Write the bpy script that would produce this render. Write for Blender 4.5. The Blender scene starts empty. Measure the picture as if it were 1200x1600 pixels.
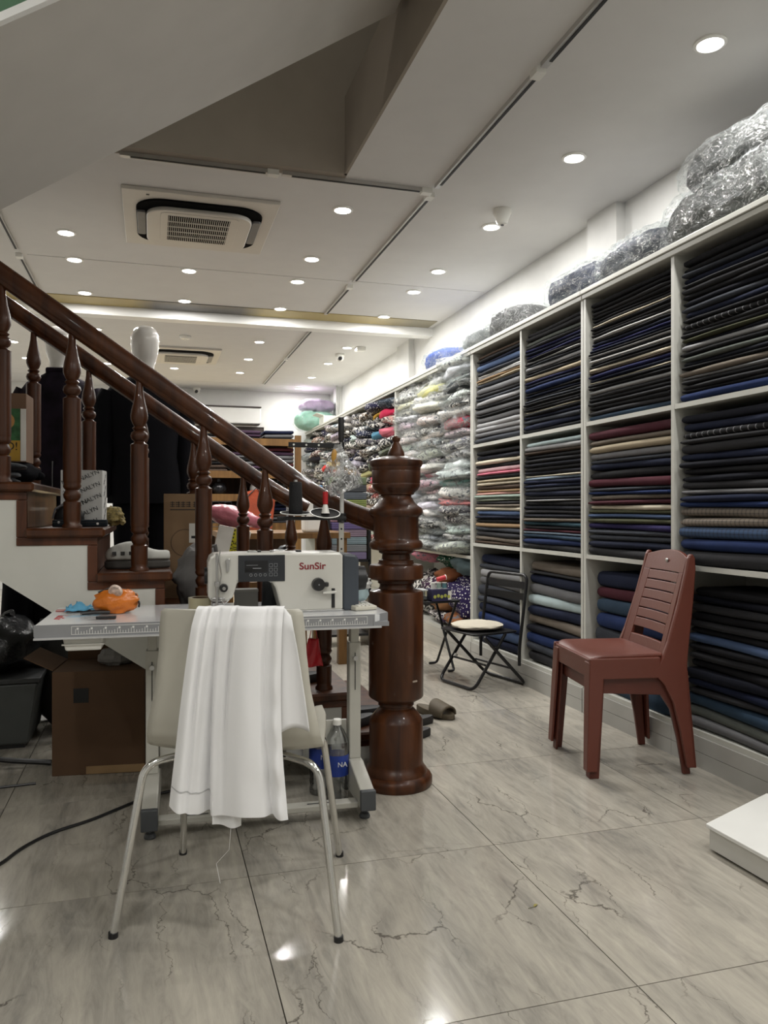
import bpy, math, random
from mathutils import Vector, Matrix, noise

# ---------------------------------------------------------------- camera, world, exposure
scene = bpy.context.scene
C = scene.collection
PI = math.pi
cam_data = bpy.data.cameras.new('camera')
cam_data.sensor_width = 36.0
cam_data.lens = 1230 / 1600 * 36.0
cam_data.shift_y = -3 / 1600
cam_data.clip_start = 0.02
cam = bpy.data.objects.new('camera', cam_data)
cam.location = (0, 0, 1.1)
cam.rotation_euler = (PI / 2, 0, -math.atan(361 / 1230))
C.objects.link(cam)
scene.camera = cam

world = bpy.data.worlds.new('world')
scene.world = world
world.use_nodes = True
world.node_tree.nodes['Background'].inputs[0].default_value = (0.9, 0.95, 1.0, 1)
world.node_tree.nodes['Background'].inputs[1].default_value = 0.1
scene.view_settings.view_transform = 'Standard'
scene.view_settings.look = 'None'
scene.view_settings.gamma = 1.0
scene.view_settings.use_curve_mapping = False
scene.view_settings.exposure = 0.3
LAMP_W = 9.0            # watts of each ceiling downlight
random.seed(11)
R = random.Random(7)

# ---------------------------------------------------------------- materials
MATS = {}
def nodes_of(name):
    m = bpy.data.materials.new(name); m.use_nodes = True
    nt = m.node_tree
    return m, nt, nt.nodes['Principled BSDF']
def N(nt, t, **kw):
    n = nt.nodes.new(t)
    for k, v in kw.items():
        if k.startswith('i_'):
            n.inputs[k[2:].replace('_', ' ')].default_value = v
        else: setattr(n, k, v)
    return n
def col4(c): return (c[0], c[1], c[2], 1)
def mat(name, col, rough=0.5, metal=0.0, var=0.12, vscale=6.0, bump=0.0, bscale=60.0, coat=0.0, emit=0.0, spec=0.5, stretch=(1, 1, 1), sheen=0.0):
    """plain procedural surface: colour broken up by noise, optional fine relief"""
    if name in MATS: return MATS[name]
    m, nt, p = nodes_of(name)
    tc = N(nt, 'ShaderNodeTexCoord'); mp = N(nt, 'ShaderNodeMapping'); mp.inputs['Scale'].default_value = stretch
    nt.links.new(tc.outputs['Object'], mp.inputs['Vector'])
    nz = N(nt, 'ShaderNodeTexNoise', i_Scale=vscale, i_Detail=4.0)
    nt.links.new(mp.outputs[0], nz.inputs['Vector'])
    rp = N(nt, 'ShaderNodeValToRGB')
    rp.color_ramp.elements[0].position = 0.3; rp.color_ramp.elements[1].position = 0.7
    rp.color_ramp.elements[0].color = col4([x * (1 - var) for x in col])
    rp.color_ramp.elements[1].color = col4([min(1, x * (1 + var)) for x in col])
    nt.links.new(nz.outputs['Fac'], rp.inputs['Fac'])
    nt.links.new(rp.outputs['Color'], p.inputs['Base Color'])
    p.inputs['Roughness'].default_value = rough; p.inputs['Metallic'].default_value = metal
    p.inputs['Specular IOR Level'].default_value = spec
    p.inputs['Coat Weight'].default_value = coat; p.inputs['Coat Roughness'].default_value = 0.08
    p.inputs['Sheen Weight'].default_value = sheen
    if emit:
        p.inputs['Emission Color'].default_value = col4(col); p.inputs['Emission Strength'].default_value = emit
    if bump:
        b = N(nt, 'ShaderNodeBump', i_Strength=bump, i_Distance=0.01)
        n2 = N(nt, 'ShaderNodeTexNoise', i_Scale=bscale, i_Detail=3.0)
        nt.links.new(mp.outputs[0], n2.inputs['Vector'])
        nt.links.new(n2.outputs['Fac'], b.inputs['Height']); nt.links.new(b.outputs[0], p.inputs['Normal'])
    MATS[name] = m
    return m
def mat_wood(name, c0, c1, rough=0.45, coat=0.28, scale=(7, 7, .9)):
    if name in MATS: return MATS[name]
    m, nt, p = nodes_of(name)
    tc = N(nt, 'ShaderNodeTexCoord'); mp = N(nt, 'ShaderNodeMapping'); mp.inputs['Scale'].default_value = scale
    nz = N(nt, 'ShaderNodeTexNoise', i_Scale=3.0, i_Detail=6.0, i_Distortion=0.6)
    rp = N(nt, 'ShaderNodeValToRGB')
    rp.color_ramp.elements[0].position = 0.32; rp.color_ramp.elements[1].position = 0.72
    rp.color_ramp.elements[0].color = col4(c0); rp.color_ramp.elements[1].color = col4(c1)
    nt.links.new(tc.outputs['Object'], mp.inputs['Vector']); nt.links.new(mp.outputs[0], nz.inputs['Vector'])
    nt.links.new(nz.outputs['Fac'], rp.inputs['Fac']); nt.links.new(rp.outputs[0], p.inputs['Base Color'])
    p.inputs['Roughness'].default_value = rough; p.inputs['Specular IOR Level'].default_value = 0.25
    p.inputs['Coat Weight'].default_value = coat; p.inputs['Coat Roughness'].default_value = 0.05
    MATS[name] = m
    return m
def mat_cloth(name, rough=0.9, pattern=None):
    """woven cloth that takes its dye colour from the object it is on (obj.color)"""
    if name in MATS: return MATS[name]
    m, nt, p = nodes_of(name)
    oi = N(nt, 'ShaderNodeObjectInfo'); tc = N(nt, 'ShaderNodeTexCoord')
    geo = N(nt, 'ShaderNodeNewGeometry')
    add = N(nt, 'ShaderNodeVectorMath', operation='ADD'); sc = N(nt, 'ShaderNodeVectorMath', operation='SCALE', i_Scale=37.0)
    cmb = N(nt, 'ShaderNodeCombineXYZ')
    for k in range(3): nt.links.new(oi.outputs['Random'], cmb.inputs[k])
    nt.links.new(cmb.outputs[0], sc.inputs[0]); nt.links.new(geo.outputs['Position'], add.inputs[0]); nt.links.new(sc.outputs[0], add.inputs[1])
    P = add.outputs[0]
    nz = N(nt, 'ShaderNodeTexNoise', i_Scale=9.0, i_Detail=3.0); nt.links.new(P, nz.inputs['Vector'])
    mr = N(nt, 'ShaderNodeMapRange', i_To_Min=0.8, i_To_Max=1.2); nt.links.new(nz.outputs['Fac'], mr.inputs['Value'])
    mul = N(nt, 'ShaderNodeVectorMath', operation='SCALE')
    base = oi.outputs['Color']
    def mixc(fac, a, b):
        mx = N(nt, 'ShaderNodeMix', data_type='RGBA')
        nt.links.new(fac, mx.inputs['Factor'])
        for s, v in ((6, a), (7, b)):
            if isinstance(v, tuple): mx.inputs[s].default_value = v
            else: nt.links.new(v, mx.inputs[s])
        return mx.outputs[2]
    def ramp(src, a, b):
        r = N(nt, 'ShaderNodeMapRange', i_From_Min=a, i_From_Max=b); nt.links.new(src, r.inputs['Value']); return r.outputs[0]
    if pattern == 'floral':        # printed flowers: light and dark blots over the ground colour
        n1 = N(nt, 'ShaderNodeTexNoise', i_Scale=26.0, i_Detail=3.0, i_Distortion=0.8); nt.links.new(P, n1.inputs['Vector'])
        n2 = N(nt, 'ShaderNodeTexNoise', i_Scale=19.0, i_Detail=2.0, i_Distortion=1.2); nt.links.new(sc.outputs[0], n2.inputs['Vector'])
        nt.links.new(P, n2.inputs['Vector'])
        base = mixc(ramp(n1.outputs['Fac'], 0.50, 0.54), base, (0.62, 0.6, 0.56, 1))
        base = mixc(ramp(n2.outputs['Fac'], 0.56, 0.6), base, (0.03, 0.03, 0.035, 1))
    elif pattern == 'soft_print':
        n1 = N(nt, 'ShaderNodeTexNoise', i_Scale=30.0, i_Detail=3.0, i_Distortion=1.0); nt.links.new(P, n1.inputs['Vector'])
        base = mixc(ramp(n1.outputs['Fac'], 0.54, 0.6), base, (0.12, 0.13, 0.15, 1))
    elif pattern == 'dots':
        v = N(nt, 'ShaderNodeTexVoronoi', i_Scale=46.0, i_Randomness=0.6); nt.links.new(P, v.inputs['Vector'])
        base = mixc(ramp(v.outputs['Distance'], 0.30, 0.24), base, (0.7, 0.68, 0.65, 1))
    elif pattern == 'check':
        sp = N(nt, 'ShaderNodeSeparateXYZ'); nt.links.new(geo.outputs['Position'], sp.inputs[0])
        outs = []
        for ax, k in (('Y', 42.0), ('Z', 60.0)):
            mm = N(nt, 'ShaderNodeMath', operation='MULTIPLY'); mm.inputs[1].default_value = k; nt.links.new(sp.outputs[ax], mm.inputs[0])
            fr = N(nt, 'ShaderNodeMath', operation='FRACT'); nt.links.new(mm.outputs[0], fr.inputs[0])
            lt = N(nt, 'ShaderNodeMath', operation='LESS_THAN'); lt.inputs[1].default_value = 0.32; nt.links.new(fr.outputs[0], lt.inputs[0])
            outs.append(lt.outputs[0])
        av = N(nt, 'ShaderNodeMath', operation='ADD'); nt.links.new(outs[0], av.inputs[0]); nt.links.new(outs[1], av.inputs[1])
        hf = N(nt, 'ShaderNodeMath', operation='MULTIPLY'); hf.inputs[1].default_value = 0.33; nt.links.new(av.outputs[0], hf.inputs[0])
        base = mixc(hf.outputs[0], base, (0.02, 0.02, 0.025, 1))
    elif pattern == 'stripe':
        sp = N(nt, 'ShaderNodeSeparateXYZ'); nt.links.new(geo.outputs['Position'], sp.inputs[0])
        mm = N(nt, 'ShaderNodeMath', operation='MULTIPLY'); mm.inputs[1].default_value = 26.0; nt.links.new(sp.outputs['Y'], mm.inputs[0])
        fr = N(nt, 'ShaderNodeMath', operation='FRACT'); nt.links.new(mm.outputs[0], fr.inputs[0])
        lt = N(nt, 'ShaderNodeMath', operation='LESS_THAN'); lt.inputs[1].default_value = 0.12; nt.links.new(fr.outputs[0], lt.inputs[0])
        base = mixc(lt.outputs[0], base, (0.16, 0.16, 0.17, 1))
    nt.links.new(base, mul.inputs[0]); nt.links.new(mr.outputs[0], mul.inputs['Scale'])
    nt.links.new(mul.outputs[0], p.inputs['Base Color'])
    b = N(nt, 'ShaderNodeBump', i_Strength=0.35, i_Distance=0.012)
    n3 = N(nt, 'ShaderNodeTexNoise', i_Scale=14.0, i_Detail=5.0); nt.links.new(P, n3.inputs['Vector'])
    nt.links.new(n3.outputs['Fac'], b.inputs['Height']); nt.links.new(b.outputs[0], p.inputs['Normal'])
    p.inputs['Roughness'].default_value = rough
    p.inputs['Specular IOR Level'].default_value = 0.18
    MATS[name] = m
    return m
def mat_film(name, tint=(0.95, 0.97, 0.97), haze=0.22, bscale=22.0, stretch=(1, 1, 1), crease=.045, gloss=.55):
    """thin crinkled polythene: mostly see-through, with shiny creases"""
    if name in MATS: return MATS[name]
    m = bpy.data.materials.new(name); m.use_nodes = True; nt = m.node_tree
    nt.nodes.remove(nt.nodes['Principled BSDF'])
    out = nt.nodes['Material Output']
    geo0 = N(nt, 'ShaderNodeNewGeometry'); geo = N(nt, 'ShaderNodeMapping'); geo.inputs['Scale'].default_value = stretch; nt.links.new(geo0.outputs['Position'], geo.inputs['Vector'])
    nz = N(nt, 'ShaderNodeTexNoise', i_Scale=bscale, i_Detail=4.0, i_Distortion=1.6); nt.links.new(geo.outputs[0], nz.inputs['Vector'])
    b = N(nt, 'ShaderNodeBump', i_Strength=1.0, i_Distance=0.05); nt.links.new(nz.outputs['Fac'], b.inputs['Height'])
    tr = N(nt, 'ShaderNodeBsdfTransparent'); tr.inputs['Color'].default_value = col4(tint)
    gl = N(nt, 'ShaderNodeBsdfGlossy', i_Roughness=0.16); gl.inputs['Color'].default_value = (0.95, 0.95, 0.95, 1)
    nt.links.new(b.outputs[0], gl.inputs['Normal'])
    df = N(nt, 'ShaderNodeBsdfDiffuse'); df.inputs['Color'].default_value = (0.8, 0.82, 0.82, 1); nt.links.new(b.outputs[0], df.inputs['Normal'])
    m1 = N(nt, 'ShaderNodeMixShader'); m1.inputs[0].default_value = gloss
    nt.links.new(df.outputs[0], m1.inputs[1]); nt.links.new(gl.outputs[0], m1.inputs[2])
    n2 = N(nt, 'ShaderNodeTexNoise', i_Scale=bscale * 0.55, i_Detail=5.0, i_Roughness=0.62, i_Distortion=1.8); nt.links.new(geo.outputs[0], n2.inputs['Vector'])
    sb = N(nt, 'ShaderNodeMath', operation='SUBTRACT'); sb.inputs[1].default_value = 0.5; nt.links.new(n2.outputs['Fac'], sb.inputs[0])
    ab = N(nt, 'ShaderNodeMath', operation='ABSOLUTE'); nt.links.new(sb.outputs[0], ab.inputs[0])
    mr = N(nt, 'ShaderNodeMapRange', i_From_Min=0.0, i_From_Max=crease, i_To_Min=min(.95, haze * 3.2), i_To_Max=haze * 0.55)
    nt.links.new(ab.outputs[0], mr.inputs['Value'])
    m2 = N(nt, 'ShaderNodeMixShader'); nt.links.new(mr.outputs[0], m2.inputs[0])
    nt.links.new(tr.outputs[0], m2.inputs[1]); nt.links.new(m1.outputs[0], m2.inputs[2])
    nt.links.new(m2.outputs[0], out.inputs['Surface'])
    MATS[name] = m
    return m
def mat_glass(name, tint, trans=0.85, rough=0.05):
    if name in MATS: return MATS[name]
    m = bpy.data.materials.new(name); m.use_nodes = True; nt = m.node_tree
    nt.nodes.remove(nt.nodes['Principled BSDF']); out = nt.nodes['Material Output']
    tr = N(nt, 'ShaderNodeBsdfTransparent'); tr.inputs['Color'].default_value = col4(tint)
    gl = N(nt, 'ShaderNodeBsdfGlossy', i_Roughness=rough)
    fr = N(nt, 'ShaderNodeFresnel', i_IOR=1.45)
    mr = N(nt, 'ShaderNodeMapRange', i_To_Min=1 - trans, i_To_Max=1.0); nt.links.new(fr.outputs[0], mr.inputs['Value'])
    mx = N(nt, 'ShaderNodeMixShader'); nt.links.new(mr.outputs[0], mx.inputs[0])
    nt.links.new(tr.outputs[0], mx.inputs[1]); nt.links.new(gl.outputs[0], mx.inputs[2]); nt.links.new(mx.outputs[0], out.inputs['Surface'])
    MATS[name] = m
    return m
def mat_tile():
    m, nt, p = nodes_of('floor_marble')
    oi = N(nt, 'ShaderNodeObjectInfo'); geo = N(nt, 'ShaderNodeNewGeometry')
    cmb = N(nt, 'ShaderNodeCombineXYZ')
    for k, s in enumerate((23.0, 41.0, 7.0)):
        mm = N(nt, 'ShaderNodeMath', operation='MULTIPLY'); mm.inputs[1].default_value = s
        nt.links.new(oi.outputs['Random'], mm.inputs[0]); nt.links.new(mm.outputs[0], cmb.inputs[k])
    add = N(nt, 'ShaderNodeVectorMath', operation='ADD'); nt.links.new(geo.outputs['Position'], add.inputs[0]); nt.links.new(cmb.outputs[0], add.inputs[1])
    mp = N(nt, 'ShaderNodeMapping'); mp.inputs['Scale'].default_value = (5.0, 0.9, 1); mp.inputs['Rotation'].default_value = (0, 0, 0.12)
    nt.links.new(add.outputs[0], mp.inputs['Vector'])
    n1 = N(nt, 'ShaderNodeTexNoise', i_Scale=1.3, i_Detail=7.0, i_Roughness=0.65, i_Distortion=0.7); nt.links.new(mp.outputs[0], n1.inputs['Vector'])
    rp = N(nt, 'ShaderNodeValToRGB'); e = rp.color_ramp.elements
    e[0].position = 0.34; e[0].color = (0.215, 0.203, 0.182, 1); e[1].position = 0.66; e[1].color = (0.49, 0.455, 0.385, 1)
    k = e.new(0.5); k.color = (0.37, 0.345, 0.295, 1)
    mpf = N(nt, 'ShaderNodeMapping'); mpf.inputs['Scale'].default_value = (16.0, 2.6, 1); mpf.inputs['Rotation'].default_value = (0, 0, 0.2)
    nt.links.new(add.outputs[0], mpf.inputs['Vector'])
    nf = N(nt, 'ShaderNodeTexNoise', i_Scale=1.6, i_Detail=8.0, i_Roughness=0.7, i_Distortion=1.4); nt.links.new(mpf.outputs[0], nf.inputs['Vector'])
    mxn = N(nt, 'ShaderNodeMix', data_type='FLOAT'); mxn.inputs[0].default_value = 0.42
    nt.links.new(n1.outputs['Fac'], mxn.inputs[2]); nt.links.new(nf.outputs['Fac'], mxn.inputs[3])
    nt.links.new(mxn.outputs[0], rp.inputs['Fac'])
    # thin broken hairline veins
    mp2 = N(nt, 'ShaderNodeMapping'); mp2.inputs['Scale'].default_value = (3.6, 1.1, 1); mp2.inputs['Rotation'].default_value = (0, 0, -0.6)
    n2 = N(nt, 'ShaderNodeTexNoise', i_Scale=9.0, i_Detail=6.0, i_Roughness=0.6); nt.links.new(add.outputs[0], n2.inputs['Vector'])
    sub = N(nt, 'ShaderNodeVectorMath', operation='SCALE', i_Scale=0.13); nt.links.new(n2.outputs['Color'], sub.inputs[0])
    ad2 = N(nt, 'ShaderNodeVectorMath', operation='ADD'); nt.links.new(add.outputs[0], ad2.inputs[0]); nt.links.new(sub.outputs[0], ad2.inputs[1])
    nt.links.new(ad2.outputs[0], mp2.inputs['Vector'])
    vo = N(nt, 'ShaderNodeTexVoronoi', feature='DISTANCE_TO_EDGE', i_Scale=1.9); nt.links.new(mp2.outputs[0], vo.inputs['Vector'])
    mr = N(nt, 'ShaderNodeMapRange', i_From_Min=0.001, i_From_Max=0.012, i_To_Min=1.0, i_To_Max=0.0); nt.links.new(vo.outputs['Distance'], mr.inputs['Value'])
    n3 = N(nt, 'ShaderNodeTexNoise', i_Scale=3.2, i_Detail=3.0); nt.links.new(add.outputs[0], n3.inputs['Vector'])
    mr3 = N(nt, 'ShaderNodeMapRange', i_From_Min=0.47, i_From_Max=0.6); nt.links.new(n3.outputs['Fac'], mr3.inputs['Value'])
    fm = N(nt, 'ShaderNodeMath', operation='MULTIPLY'); nt.links.new(mr.outputs[0], fm.inputs[0]); nt.links.new(mr3.outputs[0], fm.inputs[1])
    mx = N(nt, 'ShaderNodeMix', data_type='RGBA'); mx.inputs[7].default_value = (0.07, 0.06, 0.05, 1)
    f2 = N(nt, 'ShaderNodeMath', operation='MULTIPLY'); f2.inputs[1].default_value = 0.8; nt.links.new(fm.outputs[0], f2.inputs[0])
    nt.links.new(f2.outputs[0], mx.inputs['Factor']); nt.links.new(rp.outputs[0], mx.inputs[6])
    nt.links.new(mx.outputs[2], p.inputs['Base Color'])
    p.inputs['Roughness'].default_value = 0.11; p.inputs['Specular IOR Level'].default_value = 0.33
    MATS['tile'] = m
    return m

CL = mat_cloth('cloth'); CLF = mat_cloth('cloth_floral', pattern='floral'); CLP = mat_cloth('cloth_soft_print', pattern='soft_print')
CLD = mat_cloth('cloth_dots', pattern='dots'); CLC = mat_cloth('cloth_check', pattern='check'); CLS = mat_cloth('cloth_stripe', pattern='stripe')
FILM = mat_film('polythene', haze=0.24, bscale=40.0, stretch=(1, .5, 1), crease=.02, gloss=.4); FILM2 = mat_film('polythene_fine', haze=0.38, bscale=46.0, crease=.03, gloss=.45)
WHITE = mat('white_paint', (0.72, 0.72, 0.70), 0.6, var=0.03)
CEIL = mat('ceiling_paint', (0.66, 0.65, 0.635), 0.75, var=0.02)
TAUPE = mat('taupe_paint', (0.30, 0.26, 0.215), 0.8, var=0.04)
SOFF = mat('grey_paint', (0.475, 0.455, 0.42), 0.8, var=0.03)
SHELFW = mat('shelf_laminate', (0.53, 0.53, 0.485), 0.4, var=0.06, vscale=3)
WOOD = mat_wood('mahogany', (0.024, 0.0065, 0.0018), (0.088, 0.027, 0.0065))
WOODL = mat_wood('teak_board', (0.11, 0.055, 0.017), (0.19, 0.10, 0.032), rough=0.45, coat=0.1)
BLACK = mat('black_plastic', (0.012, 0.012, 0.013), 0.4, var=0.1)
BLKM = mat('black_metal', (0.015, 0.015, 0.016), 0.35, 0.3)
CHROME = mat('chrome', (0.72, 0.72, 0.7), 0.12, 1.0, var=0.02)
STEEL = mat('brushed_steel', (0.5, 0.5, 0.5), 0.3, 1.0, var=0.05)
ALU = mat('aluminium', (0.55, 0.54, 0.52), 0.4, 0.8, var=0.04)
CARD = mat('cardboard', (0.095, 0.05, 0.024), 0.85, var=0.1, vscale=4)  # brown darkened evenly to carry the shade under the table
WPLAST = mat('white_plastic', (0.76, 0.75, 0.70), 0.35, var=0.03)
LAMPW = mat('lamp_white', (1.0, 0.97, 0.92), 0.5, emit=14.0, var=0.0)
MARBLE = mat_tile()

# ---------------------------------------------------------------- mesh builder
def vv(x): return Vector(x)
class MB:
    def __init__(s): s.v = []; s.f = []
    def add(s, verts, faces, M=None):
        o = len(s.v)
        s.v += [tuple(M @ Vector(p)) if M is not None else tuple(p) for p in verts]
        s.f += [tuple(i + o for i in f) for f in faces]
        return s
    def box(s, x0, x1, y0, y1, z0, z1, M=None):
        v = [(x, y, z) for z in (z0, z1) for y in (y0, y1) for x in (x0, x1)]
        return s.add(v, [(0, 2, 3, 1), (4, 5, 7, 6), (0, 1, 5, 4), (2, 6, 7, 3), (0, 4, 6, 2), (1, 3, 7, 5)], M)
    def prism(s, poly, a0, a1, axis='y', M=None):
        """extrude a 2-D polygon: axis y -> poly is (x,z); axis x -> (y,z); axis z -> (x,y)"""
        n = len(poly)
        def P(p, a): return (p[0], a, p[1]) if axis == 'y' else (a, p[0], p[1]) if axis == 'x' else (p[0], p[1], a)
        v = [P(p, a0) for p in poly] + [P(p, a1) for p in poly]
        f = [tuple(range(n)), tuple(range(2 * n - 1, n - 1, -1))] + [(i, i + n, (i + 1) % n + n, (i + 1) % n) for i in range(n)]
        return s.add(v, f, M)
    def cyl(s, p0, p1, r0, r1=None, n=16, cap=True):
        return s.tube([p0, p1], [r0, r0 if r1 is None else r1], n, cap)
    def tube(s, pts, r, n=10, cap=True, flat=None):
        """sweep a circle (or an ellipse flat=(a,b), b along 'up') along points"""
        pts = [Vector(p) for p in pts]; m = len(pts)
        rr = r if isinstance(r, (list, tuple)) else [r] * m
        t0 = (pts[1] - pts[0]).normalized()
        up = Vector((0, 0, 1)) if abs(t0.z) < 0.95 else Vector((0, 1, 0))
        rings = []; b = None
        for i in range(m):
            t = (pts[min(i + 1, m - 1)] - pts[max(i - 1, 0)])
            t = t.normalized() if t.length > 1e-9 else t0
            if b is None: a = t.cross(up).normalized()
            else:
                a = (a - t * a.dot(t))
                a = a.normalized() if a.length > 1e-6 else t.cross(up).normalized()
            b = a.cross(t).normalized()
            fa, fb = flat if flat else (1, 1)
            rings.append([pts[i] + a * (rr[i] * fa * math.cos(2 * PI * k / n)) + b * (rr[i] * fb * math.sin(2 * PI * k / n)) for k in range(n)])
        v = [p for q in rings for p in q]
        f = [(i * n + k, i * n + (k + 1) % n, (i + 1) * n + (k + 1) % n, (i + 1) * n + k) for i in range(m - 1) for k in range(n)]
        if cap: f += [tuple(range(n - 1, -1, -1)), tuple((m - 1) * n + k for k in range(n))]
        return s.add(v, f)
    def lathe(s, prof, n=28, M=None, cap=True):
        v = []; f = []
        for (r, z) in prof:
            v += [(r * math.cos(2 * PI * k / n), r * math.sin(2 * PI * k / n), z) for k in range(n)]
        m = len(prof)
        f = [(i * n + k, i * n + (k + 1) % n, (i + 1) * n + (k + 1) % n, (i + 1) * n + k) for i in range(m - 1) for k in range(n)]
        if cap: f += [tuple(range(n - 1, -1, -1)), tuple((m - 1) * n + k for k in range(n))]
        return s.add(v, f, M)
    def ball(s, c, rx, ry, rz, nu=16, nv=10, fn=None, M=None):
        v = []; f = []
        for j in range(nv + 1):
            th = -PI / 2 + PI * j / nv
            for i in range(nu):
                ph = 2 * PI * i / nu
                d = Vector((math.cos(th) * math.cos(ph), math.cos(th) * math.sin(ph), math.sin(th)))
                k = fn(d) if fn else 1.0
                v.append((c[0] + rx * d.x * k, c[1] + ry * d.y * k, c[2] + rz * d.z * k))
        for j in range(nv):
            for i in range(nu):
                f.append((j * nu + i, j * nu + (i + 1) % nu, (j + 1) * nu + (i + 1) % nu, (j + 1) * nu + i))
        return s.add(v, f, M)
    def grid(s, fn, nu, nv, M=None, closed=False):
        v = [fn(i / nu, j / nv) for j in range(nv + 1) for i in range(nu + 1)]
        w = nu + 1
        f = [(j * w + i, j * w + i + 1, (j + 1) * w + i + 1, (j + 1) * w + i) for j in range(nv) for i in range(nu)]
        return s.add(v, f, M)
    def rbox(s, x0, x1, y0, y1, z0, z1, r=0.02, M=None, k=3):
        """box with corners rounded in plan"""
        poly = []
        for cx, cy, a0 in ((x1 - r, y1 - r, 0), (x0 + r, y1 - r, 90), (x0 + r, y0 + r, 180), (x1 - r, y0 + r, 270)):
            for q in range(k + 1):
                a = math.radians(a0 + 90 * q / k); poly.append((cx + r * math.cos(a), cy + r * math.sin(a)))
        return s.prism(poly, z0, z1, 'z', M)
    def mesh(s, name, smooth=True, angle=35):
        me = bpy.data.meshes.new(name); me.from_pydata(s.v, [], s.f)
        import bmesh
        bm = bmesh.new(); bm.from_mesh(me); bmesh.ops.remove_doubles(bm, verts=bm.verts, dist=1e-5)
        bmesh.ops.recalc_face_normals(bm, faces=bm.faces); bm.to_mesh(me); bm.free()
        if smooth:
            me.shade_smooth(); me.set_sharp_from_angle(angle=math.radians(angle))
        return me
    def build(s, name, m=None, parent=None, smooth=True, bevel=0.0, loc=(0, 0, 0), rz=0.0, subsurf=0, solid=0.0, angle=35, rot=None):
        return put(name, s.mesh(name, smooth, angle), m, parent, loc, rz, bevel, subsurf, solid, rot)
def put(name, me, m=None, parent=None, loc=(0, 0, 0), rz=0.0, bevel=0.0, subsurf=0, solid=0.0, rot=None):
    o = bpy.data.objects.new(name, me); C.objects.link(o)
    if m is not None and not me.materials: me.materials.append(m)
    o.location = loc; o.rotation_euler = rot if rot else (0, 0, rz)
    if parent: o.parent = parent
    if solid:
        q = o.modifiers.new('solid', 'SOLIDIFY'); q.thickness = solid; q.offset = 0
    if subsurf:
        q = o.modifiers.new('sub', 'SUBSURF'); q.levels = subsurf; q.render_levels = subsurf
    if bevel:
        q = o.modifiers.new('bevel', 'BEVEL'); q.width = bevel; q.segments = 2; q.limit_method = 'ANGLE'; q.angle_limit = math.radians(40)
    return o
def tag(o, label, cat, group=None, kind=None):
    if label: o['label'] = label
    if cat: o['category'] = cat
    if group: o['group'] = group
    if kind: o['kind'] = kind
    return o
def thing(name, label, cat, loc=(0, 0, 0), rz=0.0, group=None):
    o = bpy.data.objects.new(name, None); C.objects.link(o); o.empty_display_size = 0.05
    o.location = loc; o.rotation_euler = (0, 0, rz)
    return tag(o, label, cat, group)
def struct(o): o['kind'] = 'structure'; return o
def copy_to(src, parent=None, loc=None, rz=None):
    c = src.copy(); C.objects.link(c)
    if parent: c.parent = parent
    if loc is not None: c.location = loc
    if rz is not None: c.rotation_euler = (0, 0, rz)
    return c
def text(name, body, size, m, parent, loc, rot, ext=0.0006, align='CENTER', sx=1.0):
    cu = bpy.data.curves.new(name, 'FONT'); cu.body = body; cu.size = size; cu.extrude = ext; cu.align_x = align; cu.align_y = 'CENTER'
    o = bpy.data.objects.new(name, cu); C.objects.link(o); cu.materials.append(m)
    o.location = loc; o.rotation_euler = rot; o.scale = (sx, 1, 1)
    if parent: o.parent = parent
    return o
ORD = ['lowest', 'second', 'third', 'fourth', 'fifth', 'sixth', 'seventh', 'eighth', 'ninth', 'tenth', 'eleventh', 'twelfth', 'thirteenth', 'fourteenth', 'fifteenth', 'sixteenth', 'seventeenth', 'eighteenth', 'nineteenth', 'twentieth'] + ['twenty-' + x for x in ('first', 'second', 'third', 'fourth', 'fifth', 'sixth', 'seventh', 'eighth', 'ninth')] + ['thirtieth'] + ['thirty-' + x for x in ('first', 'second', 'third', 'fourth', 'fifth', 'sixth')]
def arc(c, r, a0, a1, n, plane='xz'):
    out = []
    for k in range(n + 1):
        a = math.radians(a0 + (a1 - a0) * k / n)
        p = (r * math.cos(a), r * math.sin(a))
        out.append((c[0] + p[0], c[1], c[2] + p[1]) if plane == 'xz' else (c[0], c[1] + p[0], c[2] + p[1]) if plane == 'yz' else (c[0] + p[0], c[1] + p[1], c[2]))
    return out
def bend(pts, r, n=5):
    """round the corners of a polyline"""
    pts = [Vector(p) for p in pts]; out = [pts[0]]
    for i in range(1, len(pts) - 1):
        a, b, c = pts[i - 1], pts[i], pts[i + 1]
        d0 = (a - b).normalized(); d1 = (c - b).normalized()
        q = min(r, (a - b).length * 0.49, (c - b).length * 0.49)
        s0, s1 = b + d0 * q, b + d1 * q
        for k in range(n + 1):
            t = k / n; out.append(s0 * (1 - t) ** 2 + b * 2 * t * (1 - t) + s1 * t * t)
    out.append(pts[-1])
    return out
# ================================================================= the room
FX0, FX1, FY0, FY1, CZ = -2.6, 2.65, -2.4, 12.0, 2.9
GROUT = mat('grout', (0.16, 0.15, 0.13), 0.9)
fl = struct(MB().box(FX0 - .1, FX1 + .1, FY0 - .1, FY1 + .1, -0.08, -0.012).build('floor', GROUT))
tile_me = MB().box(-0.3985, 0.3985, -0.3985, 0.3985, -0.012, 0.0).mesh('tile', False); tile_me.materials.append(MARBLE)
for i in range(-3, 3):
    for j in range(-5, 13):
        t = put('tile', tile_me, None, fl, (0.275 + 0.8 * i + 0.4, 1.58 + 0.8 * j + 0.4, 0))
        t.rotation_euler = (0, 0, PI * R.randint(0, 1))
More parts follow.
